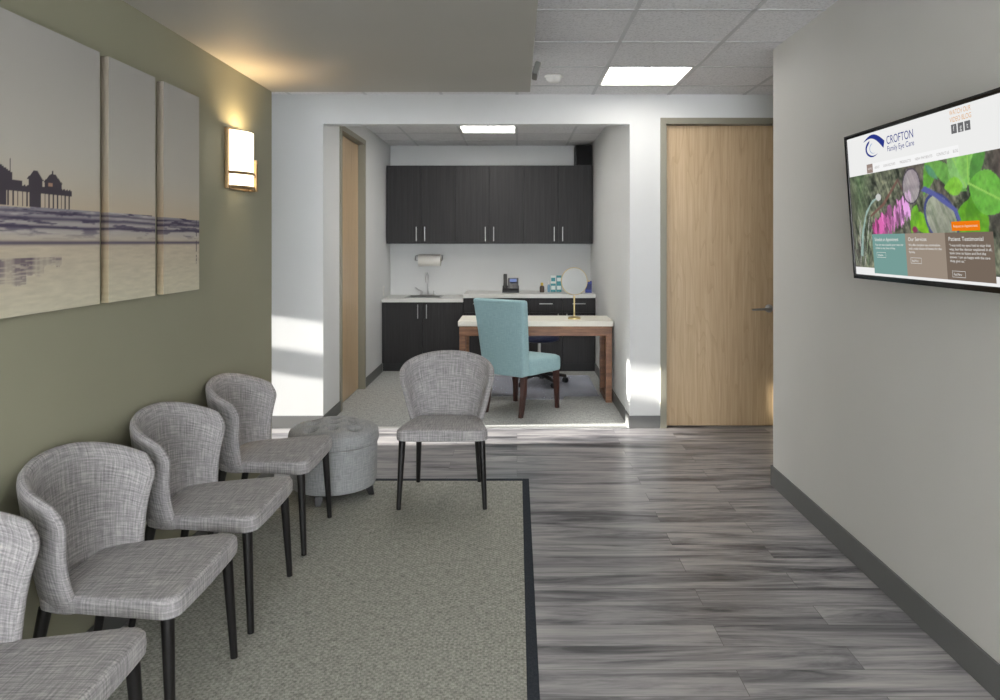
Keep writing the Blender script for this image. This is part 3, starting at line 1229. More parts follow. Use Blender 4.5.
def garden(X, Z):
    n1 = fbm(X*22, Z*22, 3); n2 = fbm(X*60, Z*60, 9); n3 = fbm(X*110+Z*60, Z*18, 17)
    col = lerp3((30, 38, 30), (150, 154, 128), np.clip((n1*0.35+n2*0.4+n3*0.25-0.34)*3.2, 0, 1))
    brown = np.clip((fbm(X*7, Z*7, 21)-0.5)*5, 0, 1)
    col = col*(1-0.6*brown[..., None]) + np.array((92, 80, 78))*0.6*brown[..., None]*(0.7+0.6*n2[..., None])
    g = np.clip(1-np.abs(X-0.10)/0.13, 0, 1)*np.clip((Z-0.2)/0.1, 0, 1)
    col = col*(1-0.5*g[..., None]) + lerp3((50, 80, 50), (120, 165, 100), n3)*0.5*g[..., None]
    # trunk on the far side
    tk = np.clip((X-1.0)/0.05, 0, 1)
    col = col*(1-0.8*tk[..., None]) + lerp3((66, 56, 54), (128, 112, 106), n3)*0.8*tk[..., None]
    # blades of grass lower down
    for q in range(46):
        rr = random.Random(q)
        x0 = 0.03+rr.random()*0.30; z0 = 0.03+rr.random()*0.13
        ln = 0.06+rr.random()*0.1; an = PI/2+rr.uniform(-0.5, 0.5)
        p = leafpoly(x0, z0, x0+ln*math.cos(an), z0+ln*math.sin(an), 0.0022+0.002*rr.random(), 5)
        m_ = in_poly(X, Z, p)
        c_ = np.array(rr.choice([(150, 160, 140), (88, 110, 80), (120, 140, 110), (176, 176, 170), (60, 66, 60)]))
        col = np.where(m_[..., None], c_*(0.8+0.4*n2[..., None]), col)
    # long pale curved blade
    px = [(0.075, 0.10), (0.10, 0.20), (0.15, 0.29), (0.21, 0.335), (0.275, 0.35), (0.20, 0.318), (0.15, 0.27), (0.115, 0.19), (0.10, 0.10)]
    col = np.where(in_poly(X, Z, px)[..., None], np.array((150, 176, 168))*(0.85+0.3*n2[..., None]), col)
    # broad leaves
    def leaf(p, dark, light, vein=None):
        nonlocal col
        m_ = in_poly(X, Z, p)
        sh = np.clip(n1*0.8+0.2*n3, 0, 1)
        c_ = lerp3(dark, light, sh)*(0.80+0.40*n2[..., None])
        col = np.where(m_[..., None], c_, col)
        if vein:
            (xa, za), (xb, zb) = vein
            L2 = (xb-xa)**2+(zb-za)**2
            tt = ((X-xa)*(xb-xa)+(Z-za)*(zb-za))/L2
            dd = np.abs((X-xa)*(zb-za)-(Z-za)*(xb-xa))/math.sqrt(L2)
            mv = m_ & (dd < 0.0035) & (tt > 0) & (tt < 1)
            col = np.where(mv[..., None], np.array((150, 205, 95)), col)
    leaf(leafpoly(0.70, 0.50, 0.60, 0.33, 0.04), (70, 130, 40), (120, 190, 70))
    leaf(leafpoly(0.86, 0.33, 0.62, 0.47, 0.035), (80, 140, 60), (130, 190, 90))
    leaf(leafpoly(0.86, 0.30, 0.80, 0.10, 0.055), (70, 140, 20), (130, 190, 50))
    leaf(leafpoly(0.88, 0.32, 0.93, 0.12, 0.06), (64, 130, 26), (120, 185, 44))
    leaf(leafpoly(0.86, 0.34, 0.76, 0.50, 0.05), (96, 160, 80), (160, 205, 130), ((0.86, 0.34), (0.76, 0.5)))
    leaf(leafpoly(0.87, 0.35, 0.875, 0.53, 0.06), (90, 165, 60), (165, 215, 120), ((0.87, 0.35), (0.875, 0.53)))
    leaf(leafpoly(0.88, 0.36, 0.98, 0.50, 0.03), (60, 120, 50), (110, 170, 80))
    leaf(leafpoly(0.84, 0.35, 0.73, 0.35, 0.032), (100, 170, 40), (150, 210, 80))
    leaf(leafpoly(0.87, 0.355, 1.08, 0.27, 0.072), (84, 160, 50), (136, 200, 90), ((0.87, 0.355), (1.08, 0.27)))
    leaf(leafpoly(0.53, 0.27, 0.62, 0.19, 0.035), (90, 160, 20), (150, 205, 50))
    leaf(leafpoly(0.55, 0.30, 0.50, 0.19, 0.03), (80, 150, 30), (140, 195, 60))
    leaf(leafpoly(0.62, 0.44, 0.70, 0.38, 0.015), (60, 130, 90), (110, 170, 130))
    # stalk and blossoms
    st = [(0.19, 0.275), (0.30, 0.32), (0.42, 0.405), (0.43, 0.40), (0.31, 0.31), (0.19, 0.265)]
    col = np.where(in_poly(X, Z, st)[..., None], np.array((118, 84, 74)), col)
    for q in range(110):
        rr = random.Random(1000+q)
        f = rr.random()
        cx = 0.205+0.29*f + rr.uniform(-0.012, 0.012)
        cz = 0.205+0.105*f + rr.uniform(-0.042, 0.035)
        p = leafpoly(cx, cz+0.02, cx+rr.uniform(-0.012, 0.02), cz-0.025-0.02*rr.random(), 0.007+0.005*rr.random(), 6)
        c1 = np.array((214, 84, 160)); c2 = np.array((214, 160, 216))
        c_ = c1*(1-f)+c2*f
        c_ = c_*rr.uniform(0.55, 1.15)
        col = np.where(in_poly(X, Z, p)[..., None], c_, col)
    # white blossom, dark bead
    col = np.where((((X-0.265)/0.022)**2+((Z-0.345)/0.014)**2 < 1)[..., None], np.array((206, 206, 204)), col)
    col = np.where((((X-0.525)/0.018)**2+((Z-0.208)/0.012)**2 < 1)[..., None], np.array((134, 48, 84)), col)
    # spectacles lying among the leaves
    def lens(cx, cz, ax, az, ang, rim, fill, w):
        nonlocal col
        ca, sa = math.cos(ang), math.sin(ang)
        u = ((X-cx)*ca+(Z-cz)*sa)/ax; v = (-(X-cx)*sa+(Z-cz)*ca)/az
        r = np.sqrt(u*u+v*v)
        ins = r < 1
        fc = lerp3(fill[0], fill[1], np.clip(n3*1.5-0.2, 0, 1))
        col = np.where(ins[..., None], col*0.38+fc*0.62, col)
        ed = (np.abs(r-1) < w)
        col = np.where(ed[..., None], np.array(rim), col)
    lens(0.520, 0.372, 0.060, 0.066, -0.35, (70, 62, 78), ((176, 160, 176), (226, 214, 224)), 0.05)
    lens(0.700, 0.243, 0.108, 0.078, -0.62, (62, 70, 128), ((132, 150, 120), (200, 204, 190)), 0.06)
    arm = [(0.585, 0.35), (0.60, 0.345), (0.66, 0.325), (0.78, 0.265), (0.80, 0.235), (0.815, 0.235), (0.795, 0.275), (0.67, 0.342), (0.61, 0.365)]
    col = np.where(in_poly(X, Z, arm)[..., None], np.array((88, 96, 160)), col)
    temple = [(0.42, 0.40), (0.455, 0.36), (0.462, 0.362), (0.43, 0.41)]
    col = np.where(in_poly(X, Z, temple)[..., None], np.array((96, 72, 70)), col)
    return col


def flat_poly(name, pts, y, mat, parent):
    b = new()
    vs = [b.verts.new((p[0], y, p[1])) for p in pts]
    f = b.faces.new(vs)
    f.normal_update()
    if f.normal.y > 0:
        f.normal_flip()
    return obj(name, b, mat, parent, smooth=0, uv=False)


def rect(name, x0, x1, z0, z1, y, mat, parent):
    return flat_poly(name, [(x0, z0), (x1, z0), (x1, z1), (x0, z1)], y, mat, parent)


def text_mesh(name, txt, x, z, size, y, mat, parent, width=None, align='LEFT', extrude=0.0, spacing=1.0):
    cu = bpy.data.curves.new('tmp_text', 'FONT')
    cu.body = txt
    cu.size = size
    cu.align_x = align
    cu.extrude = extrude
    cu.space_line = spacing
    o = bpy.data.objects.new('tmp_text', cu)
    COL.objects.link(o)
    dg = bpy.context.evaluated_depsgraph_get()
    me = bpy.data.meshes.new_from_object(o.evaluated_get(dg))
    bpy.data.objects.remove(o)
    bpy.data.curves.remove(cu)
    me.name = name
    xs = [v.co.x for v in me.vertices]
    k = 1.0
    if width:
        k = width/(max(xs)-min(xs))
    for v in me.vertices:
        v.co = Vector((v.co.x*k, -v.co.z, v.co.y))
    me.materials.clear()
    me.materials.append(mat)
    r = bpy.data.objects.new(name, me)
    COL.objects.link(r)
    r.parent = parent
    r.location = (x, y, z)
    return r


SX0, SX1, SZ0, SZ1 = bz, TW-bz, bz, TH_-0.017
scr = rect('screen', SX0, SX1, SZ0, SZ1, -0.001, screen_col((246, 246, 245)), t)
raster('garden_photo', SX0, SX1, 0.052, 0.448, 330, 120, garden, -0.0015, scr, M['screen'])
rect('menu_bar', 0.235, 0.83, 0.450, 0.487, -0.0013, screen_col((254, 254, 254)), scr)
rect('menu_button', 0.185, 0.236, 0.450, 0.487, -0.0016, screen_col((158, 140, 132)), scr)
grey_t = screen_col((170, 166, 164))
for x, w, s_ in ((0.252, 0.042, 'ABOUT'), (0.325, 0.092, 'OUR DOCTORS'), (0.452, 0.078, 'PRODUCTS'), (0.560, 0.112, 'NEW PATIENTS'), (0.700, 0.075, 'CONTACT US'), (0.798, 0.028, 'BLOG')):
    text_mesh('menu_text', s_, x, 0.4635, 0.014, -0.0018, grey_t, scr, width=w)
text_mesh('menu_text', 'HOME', 0.194, 0.4635, 0.013, -0.0018, screen_col((235, 230, 226)), scr, width=0.033)
navy = screen_col((44, 58, 140))


def arc_poly(name, cx, cz, rx, rz, a0, a1, wmax, mat, power=1.0, n=28, bias=0.5):
    out, inn = [], []
    for k in range(n+1):
        f = k/n
        a = math.radians(a0+(a1-a0)*f)
        w = wmax*(math.sin(PI*f**bias)**power)
        out.append((cx+rx*math.cos(a), cz+rz*math.sin(a)))
        inn.append((cx+(rx-w)*math.cos(a), cz+(rz-w)*math.sin(a)))
    b = new()
    vo = [b.verts.new((p[0], -0.0018, p[1])) for p in out]
    vi = [b.verts.new((p[0], -0.0018, p[1])) for p in inn]
    for k in range(n):
        b.faces.new((vo[k], vo[k+1], vi[k+1], vi[k]))
    return obj(name, b, mat, scr, smooth=0, uv=False)


# the logo: a broad brow stroke above two open crescents
bro = []
bri = []
b = new()
for k in range(25):
    f = k/24
    x = 0.170+0.178*f
    zt = 0.583 - 0.016*f + 0.030*math.sin(PI*f)
    th = 0.028*f**0.7
    bro.append(b.verts.new((x, -0.0018, zt)))
    bri.append(b.verts.new((x-0.012*f, -0.0018, zt-th)))
for k in range(24):
    b.faces.new((bro[k], bro[k+1], bri[k+1], bri[k]))
obj('logo_brow', b, navy, scr, smooth=0, uv=False)
arc_poly('logo_crescent', 0.243, 0.549, 0.058, 0.036, 108, 318, 0.013, navy, 0.8)
arc_poly('logo_crescent', 0.252, 0.549, 0.032, 0.022, 100, 300, 0.005, screen_col((150, 176, 216)), 0.8)
text_mesh('logo_text', 'CROFTON', 0.362, 0.550, 0.046, -0.0018, navy, scr, width=0.196)
text_mesh('logo_text', 'Family Eye Care', 0.364, 0.521, 0.030, -0.0018, navy, scr, width=0.196)
orange_t = screen_col((232, 178, 120))
text_mesh('notice_text', 'WATCH OUR', 0.792, 0.590, 0.024, -0.0018, orange_t, scr, width=0.118)
text_mesh('notice_text', 'VIDEO BLOG', 0.792, 0.566, 0.024, -0.0018, orange_t, scr, width=0.118)
gi = screen_col((112, 112, 114))
for x, s_ in ((0.797, 'f'), (0.834, 'g'), (0.871, 't')):
    q = rect('page_icon', x, x+0.031, 0.527, 0.558, -0.0016, gi, scr)
    text_mesh('icon_letter', s_, x+0.011, 0.535, 0.026, -0.0019, screen_col((235, 235, 235)), scr)
# three information panels
white_t = screen_col((240, 240, 236))
for x0, x1, c_, hd, bd, zt_, btn in (
        (0.190, 0.452, (122, 162, 156), 'Schedule an Appointment', ['You can now schedule your next visit', 'online at any time of day.'], 0.105, 'Schedule'),
        (0.452, 0.716, (160, 146, 132), 'Our Services', ['We offer complete eye examinations', 'and a wide choice of frames for the', 'family.'], 0.088, 'Read More'),
        (0.716, 0.978, (122, 108, 96), 'Patient Testimonial', ['"I was told my eyes had to stay that', 'way, but the doctor explained it all,', 'took time to listen and find the', 'answer. I am so happy with the care', 'they give us."'], 0.048, 'Read More')):
    pn = rect('panel', x0, x1, 0.030, 0.194, -0.0017, screen_col(c_), scr)
    text_mesh('panel_heading', hd, x0+0.020, 0.165, 0.020, -0.0020, white_t, scr, width=min(0.19, 0.0105*len(hd)))
    for i, l in enumerate(bd):
        text_mesh('panel_text', l, x0+0.022, 0.146-i*0.0135, 0.0125, -0.0020, white_t, scr, width=0.0062*len(l))
    bx0, bx1, bz0, bz1 = x0+0.03, x0+0.105, zt_-0.008, zt_+0.014
    b = new()
    for lo_, hi_ in (((bx0, bz0), (bx1, bz0+0.0012)), ((bx0, bz1-0.0012), (bx1, bz1)), ((bx0, bz0), (bx0+0.0012, bz1)), ((bx1-0.0012, bz0), (bx1, bz1))):
        b.faces.new([b.verts.new((p[0], -0.0020, p[1])) for p in ((lo_[0], lo_[1]), (hi_[0], lo_[1]), (hi_[0], hi_[1]), (lo_[0], hi_[1]))])
    obj('panel_button', b, white_t, scr, smooth=0, uv=False)
    text_mesh('panel_text', btn, bx0+0.008, zt_-0.002, 0.0125, -0.0020, white_t, scr, width=0.045)
rect('orange_button', 0.760, 0.915, 0.199, 0.231, -0.0019, screen_col((244, 126, 24)), scr)
text_mesh('button_text', 'Request an Appointment', 0.770, 0.211, 0.013, -0.0021, screen_col((255, 226, 190)), scr, width=0.132)

# ------------------------------------------------------------------ cabinets in the recess (fronts face -y)
def handle_v(x, y, z, l, parent):
    b = new()
    tube(b, [(x, y-0.028, z-l/2), (x, y-0.028, z+l/2)], 0.006, 10)
    for s in (-1, 1):
        tube(b, [(x, y, z+s*(l/2-0.025)), (x, y-0.028, z+s*(l/2-0.025))], 0.005, 8)
    return obj('handle', b, M['chrome'], parent)


def handle_h(x, y, z, l, parent):
    b = new()
    tube(b, [(x-l/2, y-0.028, z), (x+l/2, y-0.028, z)], 0.006, 10)
    for s in (-1, 1):
        tube(b, [(x+s*(l/2-0.025), y, z), (x+s*(l/2-0.025), y-0.028, z)], 0.005, 8)
    return obj('handle', b, M['chrome'], parent)


UZ0, UZ1, UY = 1.48, 2.41, 8.76
uw = (AR-AL-0.02)/3
lab = ['dark charcoal wall cabinet above the sink and paper towel roll', 'dark charcoal wall cabinet in the middle, above the phone', 'dark charcoal wall cabinet carrying the black speaker box']
for i in range(3):
    x0 = AL+0.01+i*uw
    t = thing('wall_cabinet', lab[i], 'cabinet', (x0+uw/2, AB, UZ0), 0, 'dark wall cabinets in the recess')
    h = UZ1-UZ0
    dY = UY-AB
    b = new(); box(b, (-uw/2+0.001, dY+0.021, 0), (uw/2-0.001, -0.001, h), 0.001)
    obj('body', b, M['cabinet'], t)
    for s in (-1, 1):
        b = new()
        xa, xb = (-uw/2+0.0015, -0.0015) if s < 0 else (0.0015, uw/2-0.0015)
        box(b, (xa, dY, 0.001), (xb, dY+0.019, h-0.001), 0.001)
        d = obj('door', b, M['cabinet'], t)
        handle_v(s*0.05, dY, 0.115, 0.17, d)

BY = 8.50
# sink cabinet (lower, with its own counter)
SXR = -0.62
t = thing('sink_cabinet', 'dark charcoal base cabinet with two doors under the sink', 'cabinet', ((AL+SXR)/2, AB, 0), 0, 'dark base cabinets in the recess')
w = SXR-AL-0.01
b = new(); box(b, (-w/2, BY-AB+0.021, 0.10), (w/2, -0.001, 0.805), 0.001)
obj('body', b, M['cabinet'], t)
b = new(); box(b, (-w/2, BY-AB+0.06, 0.001), (w/2, -0.01, 0.10))
obj('toe_kick', b, M['cabinet_dark'], t)
for s in (-1, 1):
    xa, xb = (-w/2+0.001, -0.0015) if s < 0 else (0.0015, w/2-0.001)
    b = new(); box(b, (xa, BY-AB, 0.102), (xb, BY-AB+0.019, 0.80), 0.001)
    d = obj('door', b, M['cabinet'], t)
    handle_v(s*0.05, BY-AB, 0.70, 0.16, d)
# drawer cabinets
n = 4
cw = (AR-0.005-SXR)/n
lab = ['dark base cabinet with one drawer, next to the sink cabinet', 'dark base cabinet with one drawer, under the phone and behind the teal chair', 'dark base cabinet with one drawer, under the small teal cartons', 'dark base cabinet with one drawer, in the corner behind the desk mirror']
for i in range(n):
    x0 = SXR+i*cw
    t = thing('drawer_cabinet', lab[i], 'cabinet', (x0+cw/2, AB, 0), 0, 'dark base cabinets in the recess')
    b = new(); box(b, (-cw/2+0.001, BY-AB+0.021, 0.10), (cw/2-0.001, -0.001, 0.853), 0.001)
    obj('body', b, M['cabinet'], t)
    b = new(); box(b, (-cw/2+0.001, BY-AB+0.06, 0.001), (cw/2-0.001, -0.01, 0.10))
    obj('toe_kick', b, M['cabinet_dark'], t)
    b = new(); box(b, (-cw/2+0.002, BY-AB, 0.69), (cw/2-0.002, BY-AB+0.019, 0.85), 0.001)
    d = obj('drawer', b, M['cabinet'], t)
    handle_h(0, BY-AB, 0.79, 0.15, d)
    b = new(); box(b, (-cw/2+0.002, BY-AB, 0.102), (cw/2-0.002, BY-AB+0.019, 0.685), 0.001)
    d = obj('door', b, M['cabinet'], t)
    handle_v((cw/2-0.05)*(1 if i % 2 == 0 else -1), BY-AB, 0.60, 0.15, d)

# worktops (the lower one is cut around the basin)
CZ = 0.848
sx, sy, sw, sdp = -1.105, 8.80, 0.20, 0.17
b = new()
for lo_, hi_ in (((AL+0.001, BY-0.02, CZ-0.042), (sx-sw, AB-0.001, CZ)), ((sx+sw, BY-0.02, CZ-0.042), (SXR-0.001, AB-0.001, CZ)), ((sx-sw, BY-0.02, CZ-0.042), (sx+sw, sy-sdp, CZ)), ((sx-sw, sy+sdp, CZ-0.042), (sx+sw, AB-0.001, CZ))):
    box(b, lo_, hi_)
o = obj('sink_countertop', b, M['counter'])
tag(o, 'pale grey countertop holding the sink, on the lower base cabinet', 'countertop')
b = new(); box(b, (SXR, BY-0.02, 0.855), (AR-0.002, AB-0.001, 0.90), 0.002)
o = obj('drawer_countertop', b, M['counter'])
tag(o, 'pale grey raised countertop over the drawer cabinets with phone and cartons', 'countertop')
# sink
t = thing('sink', 'small stainless steel sink set in the lower countertop', 'sink', (sx, sy, CZ))
b = new()
for lo_, hi_ in (((-sw-0.015, -sdp-0.015, 0.0005), (-sw+0.012, sdp+0.015, 0.005)), ((sw-0.012, -sdp-0.015, 0.0005), (sw+0.015, sdp+0.015, 0.005)), ((-sw, -sdp-0.015, 0.0005), (sw, -sdp+0.012, 0.005)), ((-sw, sdp-0.035, 0.0005), (sw, sdp+0.015, 0.005))):
    box(b, lo_, hi_, 0.002)
obj('rim', b, M['steel'], t)
b = new()
ring_loft(b, [[Vector((a*(sw-0.012), c*(sdp-0.014), 0.0)) for a, c in ((-1, -1), (1, -1), (1, 1), (-1, 1))], [Vector((a*(sw-0.03), c*(sdp-0.03), -0.035)) for a, c in ((-1, -1), (1, -1), (1, 1), (-1, 1))]], (False, True))
obj('basin', b, M['steel'], t)
t = thing('faucet', 'chrome gooseneck faucet with side lever behind the sink', 'faucet', (sx+0.02, sy+sdp+0.0, CZ+0.005))
b = new(); box(b, (-0.10, -0.022, 0), (0.10, 0.022, 0.012), 0.005)
obj('deck_plate', b, M['chrome'], t)
b = new()
pts = [(0, 0, 0.01), (0, 0, 0.20)] + [(0, -0.07+0.07*math.cos(a), 0.20+0.07*math.sin(a)) for a in [PI*k/10 for k in range(1, 11)]] + [(0, -0.14, 0.16)]
tube(b, pts, 0.011, 10)
obj('spout', b, M['chrome'], t)
b = new(); tube(b, [(-0.075, 0, 0.01), (-0.075, 0, 0.05)], 0.014, 10); tube(b, [(-0.075, 0, 0.05), (-0.11, -0.01, 0.065), (-0.15, -0.02, 0.095)], [0.008, 0.007, 0.006], 8)
obj('lever', b, M['chrome'], t)
b = new(); tube(b, [(0.075, 0, 0.01), (0.075, 0, 0.055)], [0.014, 0.011], 10)
obj('spray_knob', b, M['chrome'], t)

# paper towel
t = thing('paper_towel_holder', 'white paper towel roll on a steel bar below the wall cabinet', 'paper towel holder', (-1.08, AB, 1.275))
b = new(); tube(b, [(-0.165, -0.09, 0.0), (0.165, -0.09, 0.0)], 0.008, 10)
for s in (-1, 1):
    tube(b, [(s*0.165, -0.001, 0.055), (s*0.165, -0.06, 0.05), (s*0.165, -0.09, 0.0)], 0.008, 10)
tube(b, [(-0.165, -0.012, 0.055), (0.165, -0.012, 0.055)], 0.007, 10)
obj('bar', b, M['steel'], t)
b = new(); lathe(b, [(0.018, -0.135), (0.073, -0.135), (0.073, 0.135), (0.018, 0.135)], 32, (0.012, -0.09, 0), caps=(True, True), mat=Matrix.Rotation(PI/2, 4, 'Y'))
obj('towel_roll', b, M['paper'], t)

# speaker
t = thing('speaker_box', 'black speaker box on top of the wall cabinet in the corner', 'speaker', (0.795, 8.90, UZ1))
b = new(); box(b, (-0.10, -0.12, 0.001), (0.10, 0.12, 0.245), 0.008)
obj('body', b, M['black_plastic'], t)
b = new(); box(b, (-0.088, -0.128, 0.012), (0.088, -0.119, 0.233), 0.006)
obj('grille', b, simple('speaker cloth', (14, 14, 16), 0.95), t)

# phone
t = thing('desk_phone', 'black desk phone with a lit display on the raised countertop', 'phone', (-0.075, 8.80, 0.90), 0)
b = new(); ring_loft(b, [[Vector((a, c, 0.0)) for a, c in ((-0.10, -0.09), (0.10, -0.09), (0.10, 0.09), (-0.10, 0.09))], [Vector((a, c, z)) for a, c, z in ((-0.098, -0.088, 0.025), (0.098, -0.088, 0.025), (0.098, 0.08, 0.075), (-0.098, 0.08, 0.075))]])
obj('base', b, M['black_plastic'], t)
b = new(); box(b, (-0.022, -0.10, -0.012), (0.022, 0.10, 0.018), 0.009, 3, Matrix.Translation((-0.065, 0.03, 0.12)) @ Matrix.Rotation(math.radians(72), 4, 'X'))
hs = obj('handset', b, M['black_plastic'], t)
b = new(); box(b, (-0.062, -0.075, -0.01), (0.062, 0.075, 0.01), 0.006, 2, Matrix.Translation((0.03, 0.02, 0.10)) @ Matrix.Rotation(math.radians(62), 4, 'X'))
con = obj('console', b, simple('dark grey plastic', (46, 48, 54), 0.4), t)
b = new(); box(b, (-0.040, -0.02, -0.001), (0.040, 0.02, 0.001), 0, 1, Matrix.Translation((0.03, 0.016, 0.137)) @ Matrix.Rotation(math.radians(62), 4, 'X') @ Matrix.Translation((0, 0, 0.011)))
obj('display', b, M['phone_screen'], con)
b = new()
for i in range(3):
    for j in range(4):
        box(b, (-0.006, -0.004, 0), (0.006, 0.004, 0.004), 0.001, 1, Matrix.Translation((0.03, 0.02, 0.10)) @ Matrix.Rotation(math.radians(62), 4, 'X') @ Matrix.Translation(((i-1)*0.022, -0.015-j*0.014, 0.009)))
obj('keypad', b, M['gloss_black'], con)

# little bottle
t = thing('small_bottle', 'small dark bottle with yellow cap on the raised countertop', 'bottle', (0.298, 8.80, 0.90))
b = new(); lathe(b, [(0.001, 0), (0.026, 0), (0.028, 0.01), (0.028, 0.06), (0.022, 0.075), (0.014, 0.08), (0.001, 0.08)], 18)
obj('body', b, simple('brown bottle', (70, 58, 46), 0.3), t)
b = new(); lathe(b, [(0.001, 0.08), (0.016, 0.08), (0.016, 0.11), (0.010, 0.115), (0.001, 0.115)], 16)
obj('cap', b, M['yellow'], t)


def carton(loc, w, d, h, mat, band, label, cat='carton', group=None, rotz=0, name='small_carton'):
    t = thing(name, label, cat, loc, rotz, group)
    b = new(); box(b, (-w/2, -d/2, 0.0), (w/2, d/2, h), 0.002)
    obj('box', b, mat, t)
    b = new(); box(b, (-w/2+0.006, -d/2-0.0012, h*0.28), (w/2-0.006, -d/2-0.0002, h*0.74), 0)
    obj('label_panel', b, band, t)
    return t


CG = 'cartons on the raised countertop'
carton((0.435, 8.88, 0.90), 0.06, 0.05, 0.10, M['carton_teal'], M['carton_white'], 'teal carton, lower one of the stack nearest the dark bottle', 'carton', CG)
carton((0.435, 8.88, 1.001), 0.06, 0.05, 0.095, M['carton_white'], M['carton_teal'], 'pale carton, upper one of the stack nearest the dark bottle', 'carton', CG)
carton((0.505, 8.88, 0.90), 0.06, 0.05, 0.10, M['carton_teal'], M['carton_white'], 'teal carton, lower one of the stack partly behind the round mirror', 'carton', CG)
carton((0.505, 8.88, 1.001), 0.06, 0.05, 0.095, M['carton_teal'], M['carton_white'], 'teal carton, upper one of the stack partly behind the round mirror', 'carton', CG)
t = thing('eye_drop_bottle', 'slim pale blue bottle standing beside the teal cartons', 'bottle', (0.382, 8.86, 0.90))
b = new(); lathe(b, [(0.001, 0), (0.015, 0), (0.016, 0.008), (0.016, 0.075), (0.008, 0.09), (0.001, 0.09)], 16)
obj('body', b, simple('pale blue plastic', (120, 165, 190), 0.35), t)
b = new(); lathe(b, [(0.009, 0.09), (0.009, 0.125), (0.001, 0.128)], 14)
obj('cap', b, M['white_plastic'], t)
carton((0.845, 8.72, 0.90), 0.075, 0.06, 0.14, M['carton_blue'], simple('navy print', (22, 32, 92), 0.45), 'royal blue carton in the counter corner behind the mirror', 'carton', CG)

# switch plate on the recess wall
t = thing('outlet_plate', 'small white outlet plate on the side wall above the sink counter', 'outlet', (AL, 8.62, 0.93), PI/2)
b = new(); box(b, (-0.036, -0.007, -0.058), (0.036, -0.0005, 0.058), 0.002)
obj('plate', b, M['white_plastic'], t)
b = new(); box(b, (-0.017, -0.010, -0.034), (0.017, -0.007, 0.034), 0.001)
obj('socket', b, simple('ivory plastic', (205, 205, 200), 0.4), t)

# ------------------------------------------------------------------ desk
t = thing('desk', 'walnut desk with a thick cream top in the carpeted recess', 'desk', (0.175, 7.14, 0.001))
L0, L1, F0, F1 = -0.726, 0.726, -0.265, 0.27
b = new(); box(b, (L0, F0, 0.712), (L1, F1, 0.760), 0.003)
obj('desktop', b, M['desk_top'], t)
b = new()
box(b, (L0+0.012, F0+0.004, 0.622), (L1-0.012, F0+0.028, 0.711), 0.002)
box(b, (L0+0.012, F1-0.036, 0.622), (L1-0.012, F1-0.012, 0.711), 0.002)
for s in (-1, 1):
    x = s*(L1-0.024)
    box(b, (x-0.012, F0+0.029, 0.622), (x+0.012, F1-0.037, 0.711), 0.002)
obj('apron', b, M['walnut'], t)
for s in (-1, 1):
    x = s*(L1-0.043)
    for yy in (F0+0.030, F1-0.031):
        b = new(); box(b, (x-0.029, yy-0.029, 0.0), (x+0.029, yy+0.029, 0.622), 0.003)
        obj('leg', b, M['walnut'], t)
    b = new(); box(b, (x-0.027, F0+0.060, 0.0), (x+0.027, F1-0.061, 0.05), 0.003)
    obj('foot_rail', b, M['walnut'], t)

# mirror
t = thing('vanity_mirror', 'round brass pedestal mirror standing on the desk', 'mirror', (0.550, 7.08, 0.761), 0.215)
b = new(); lathe(b, [(0.001, 0), (0.060, 0), (0.062, 0.006), (0.060, 0.016), (0.045, 0.022), (0.012, 0.028), (0.001, 0.03)], 32)
obj('base', b, M['brass'], t)
b = new(); lathe(b, [(0.009, 0.025), (0.0075, 0.06), (0.0075, 0.20), (0.011, 0.205), (0.011, 0.218), (0.006, 0.225), (0.001, 0.226)], 16)
obj('stem', b, M['brass'], t)
rotm = Matrix.Translation((0, 0, 0.362)) @ Matrix.Rotation(math.radians(-4), 4, 'X') @ Matrix.Rotation(PI/2, 4, 'X')
b = new(); lathe(b, [(0.127, -0.008), (0.132, -0.008), (0.134, 0), (0.132, 0.008), (0.127, 0.008)], 48, caps=(False, False), mat=rotm)
fr = obj('frame', b, M['brass'], t)
b = new(); lathe(b, [(0.001, -0.006), (0.1275, -0.006), (0.1275, 0.006), (0.001, 0.006)], 48, mat=rotm)
obj('mirror_glass', b, M['mirror'], t, 30)
b = new()
tube(b, [(0.136, 0, 0.362), (0.156, 0, 0.362)], 0.008, 12)
obj('pivot_knob', b, M['brass'], t)

# ------------------------------------------------------------------ teal parsons chair (front -y)
t = thing('parsons_chair', 'light teal upholstered high-back chair with mahogany legs at the desk', 'chair', (0.03, 6.60, 0.001), math.radians(144.5))


def slab(rings_def):
    """rings of rounded rectangles: (cx, cy, z, half w, half d, r)"""
    b = new()
    rings = []
    for cx, cy, z, hw_, hd, r in rings_def:
        ring = []
        for (sx_, sy_, a0) in ((1, -1, -PI/2), (1, 1, 0), (-1, 1, PI/2), (-1, -1, PI)):
            for k in range(5):
                a = a0 + PI/2*k/4
                ring.append(Vector((cx+sx_*(hw_-r)+r*math.cos(a), cy+sy_*(hd-r)+r*math.sin(a), z)))
        rings.append(ring)
    ring_loft(b, rings)
    return b


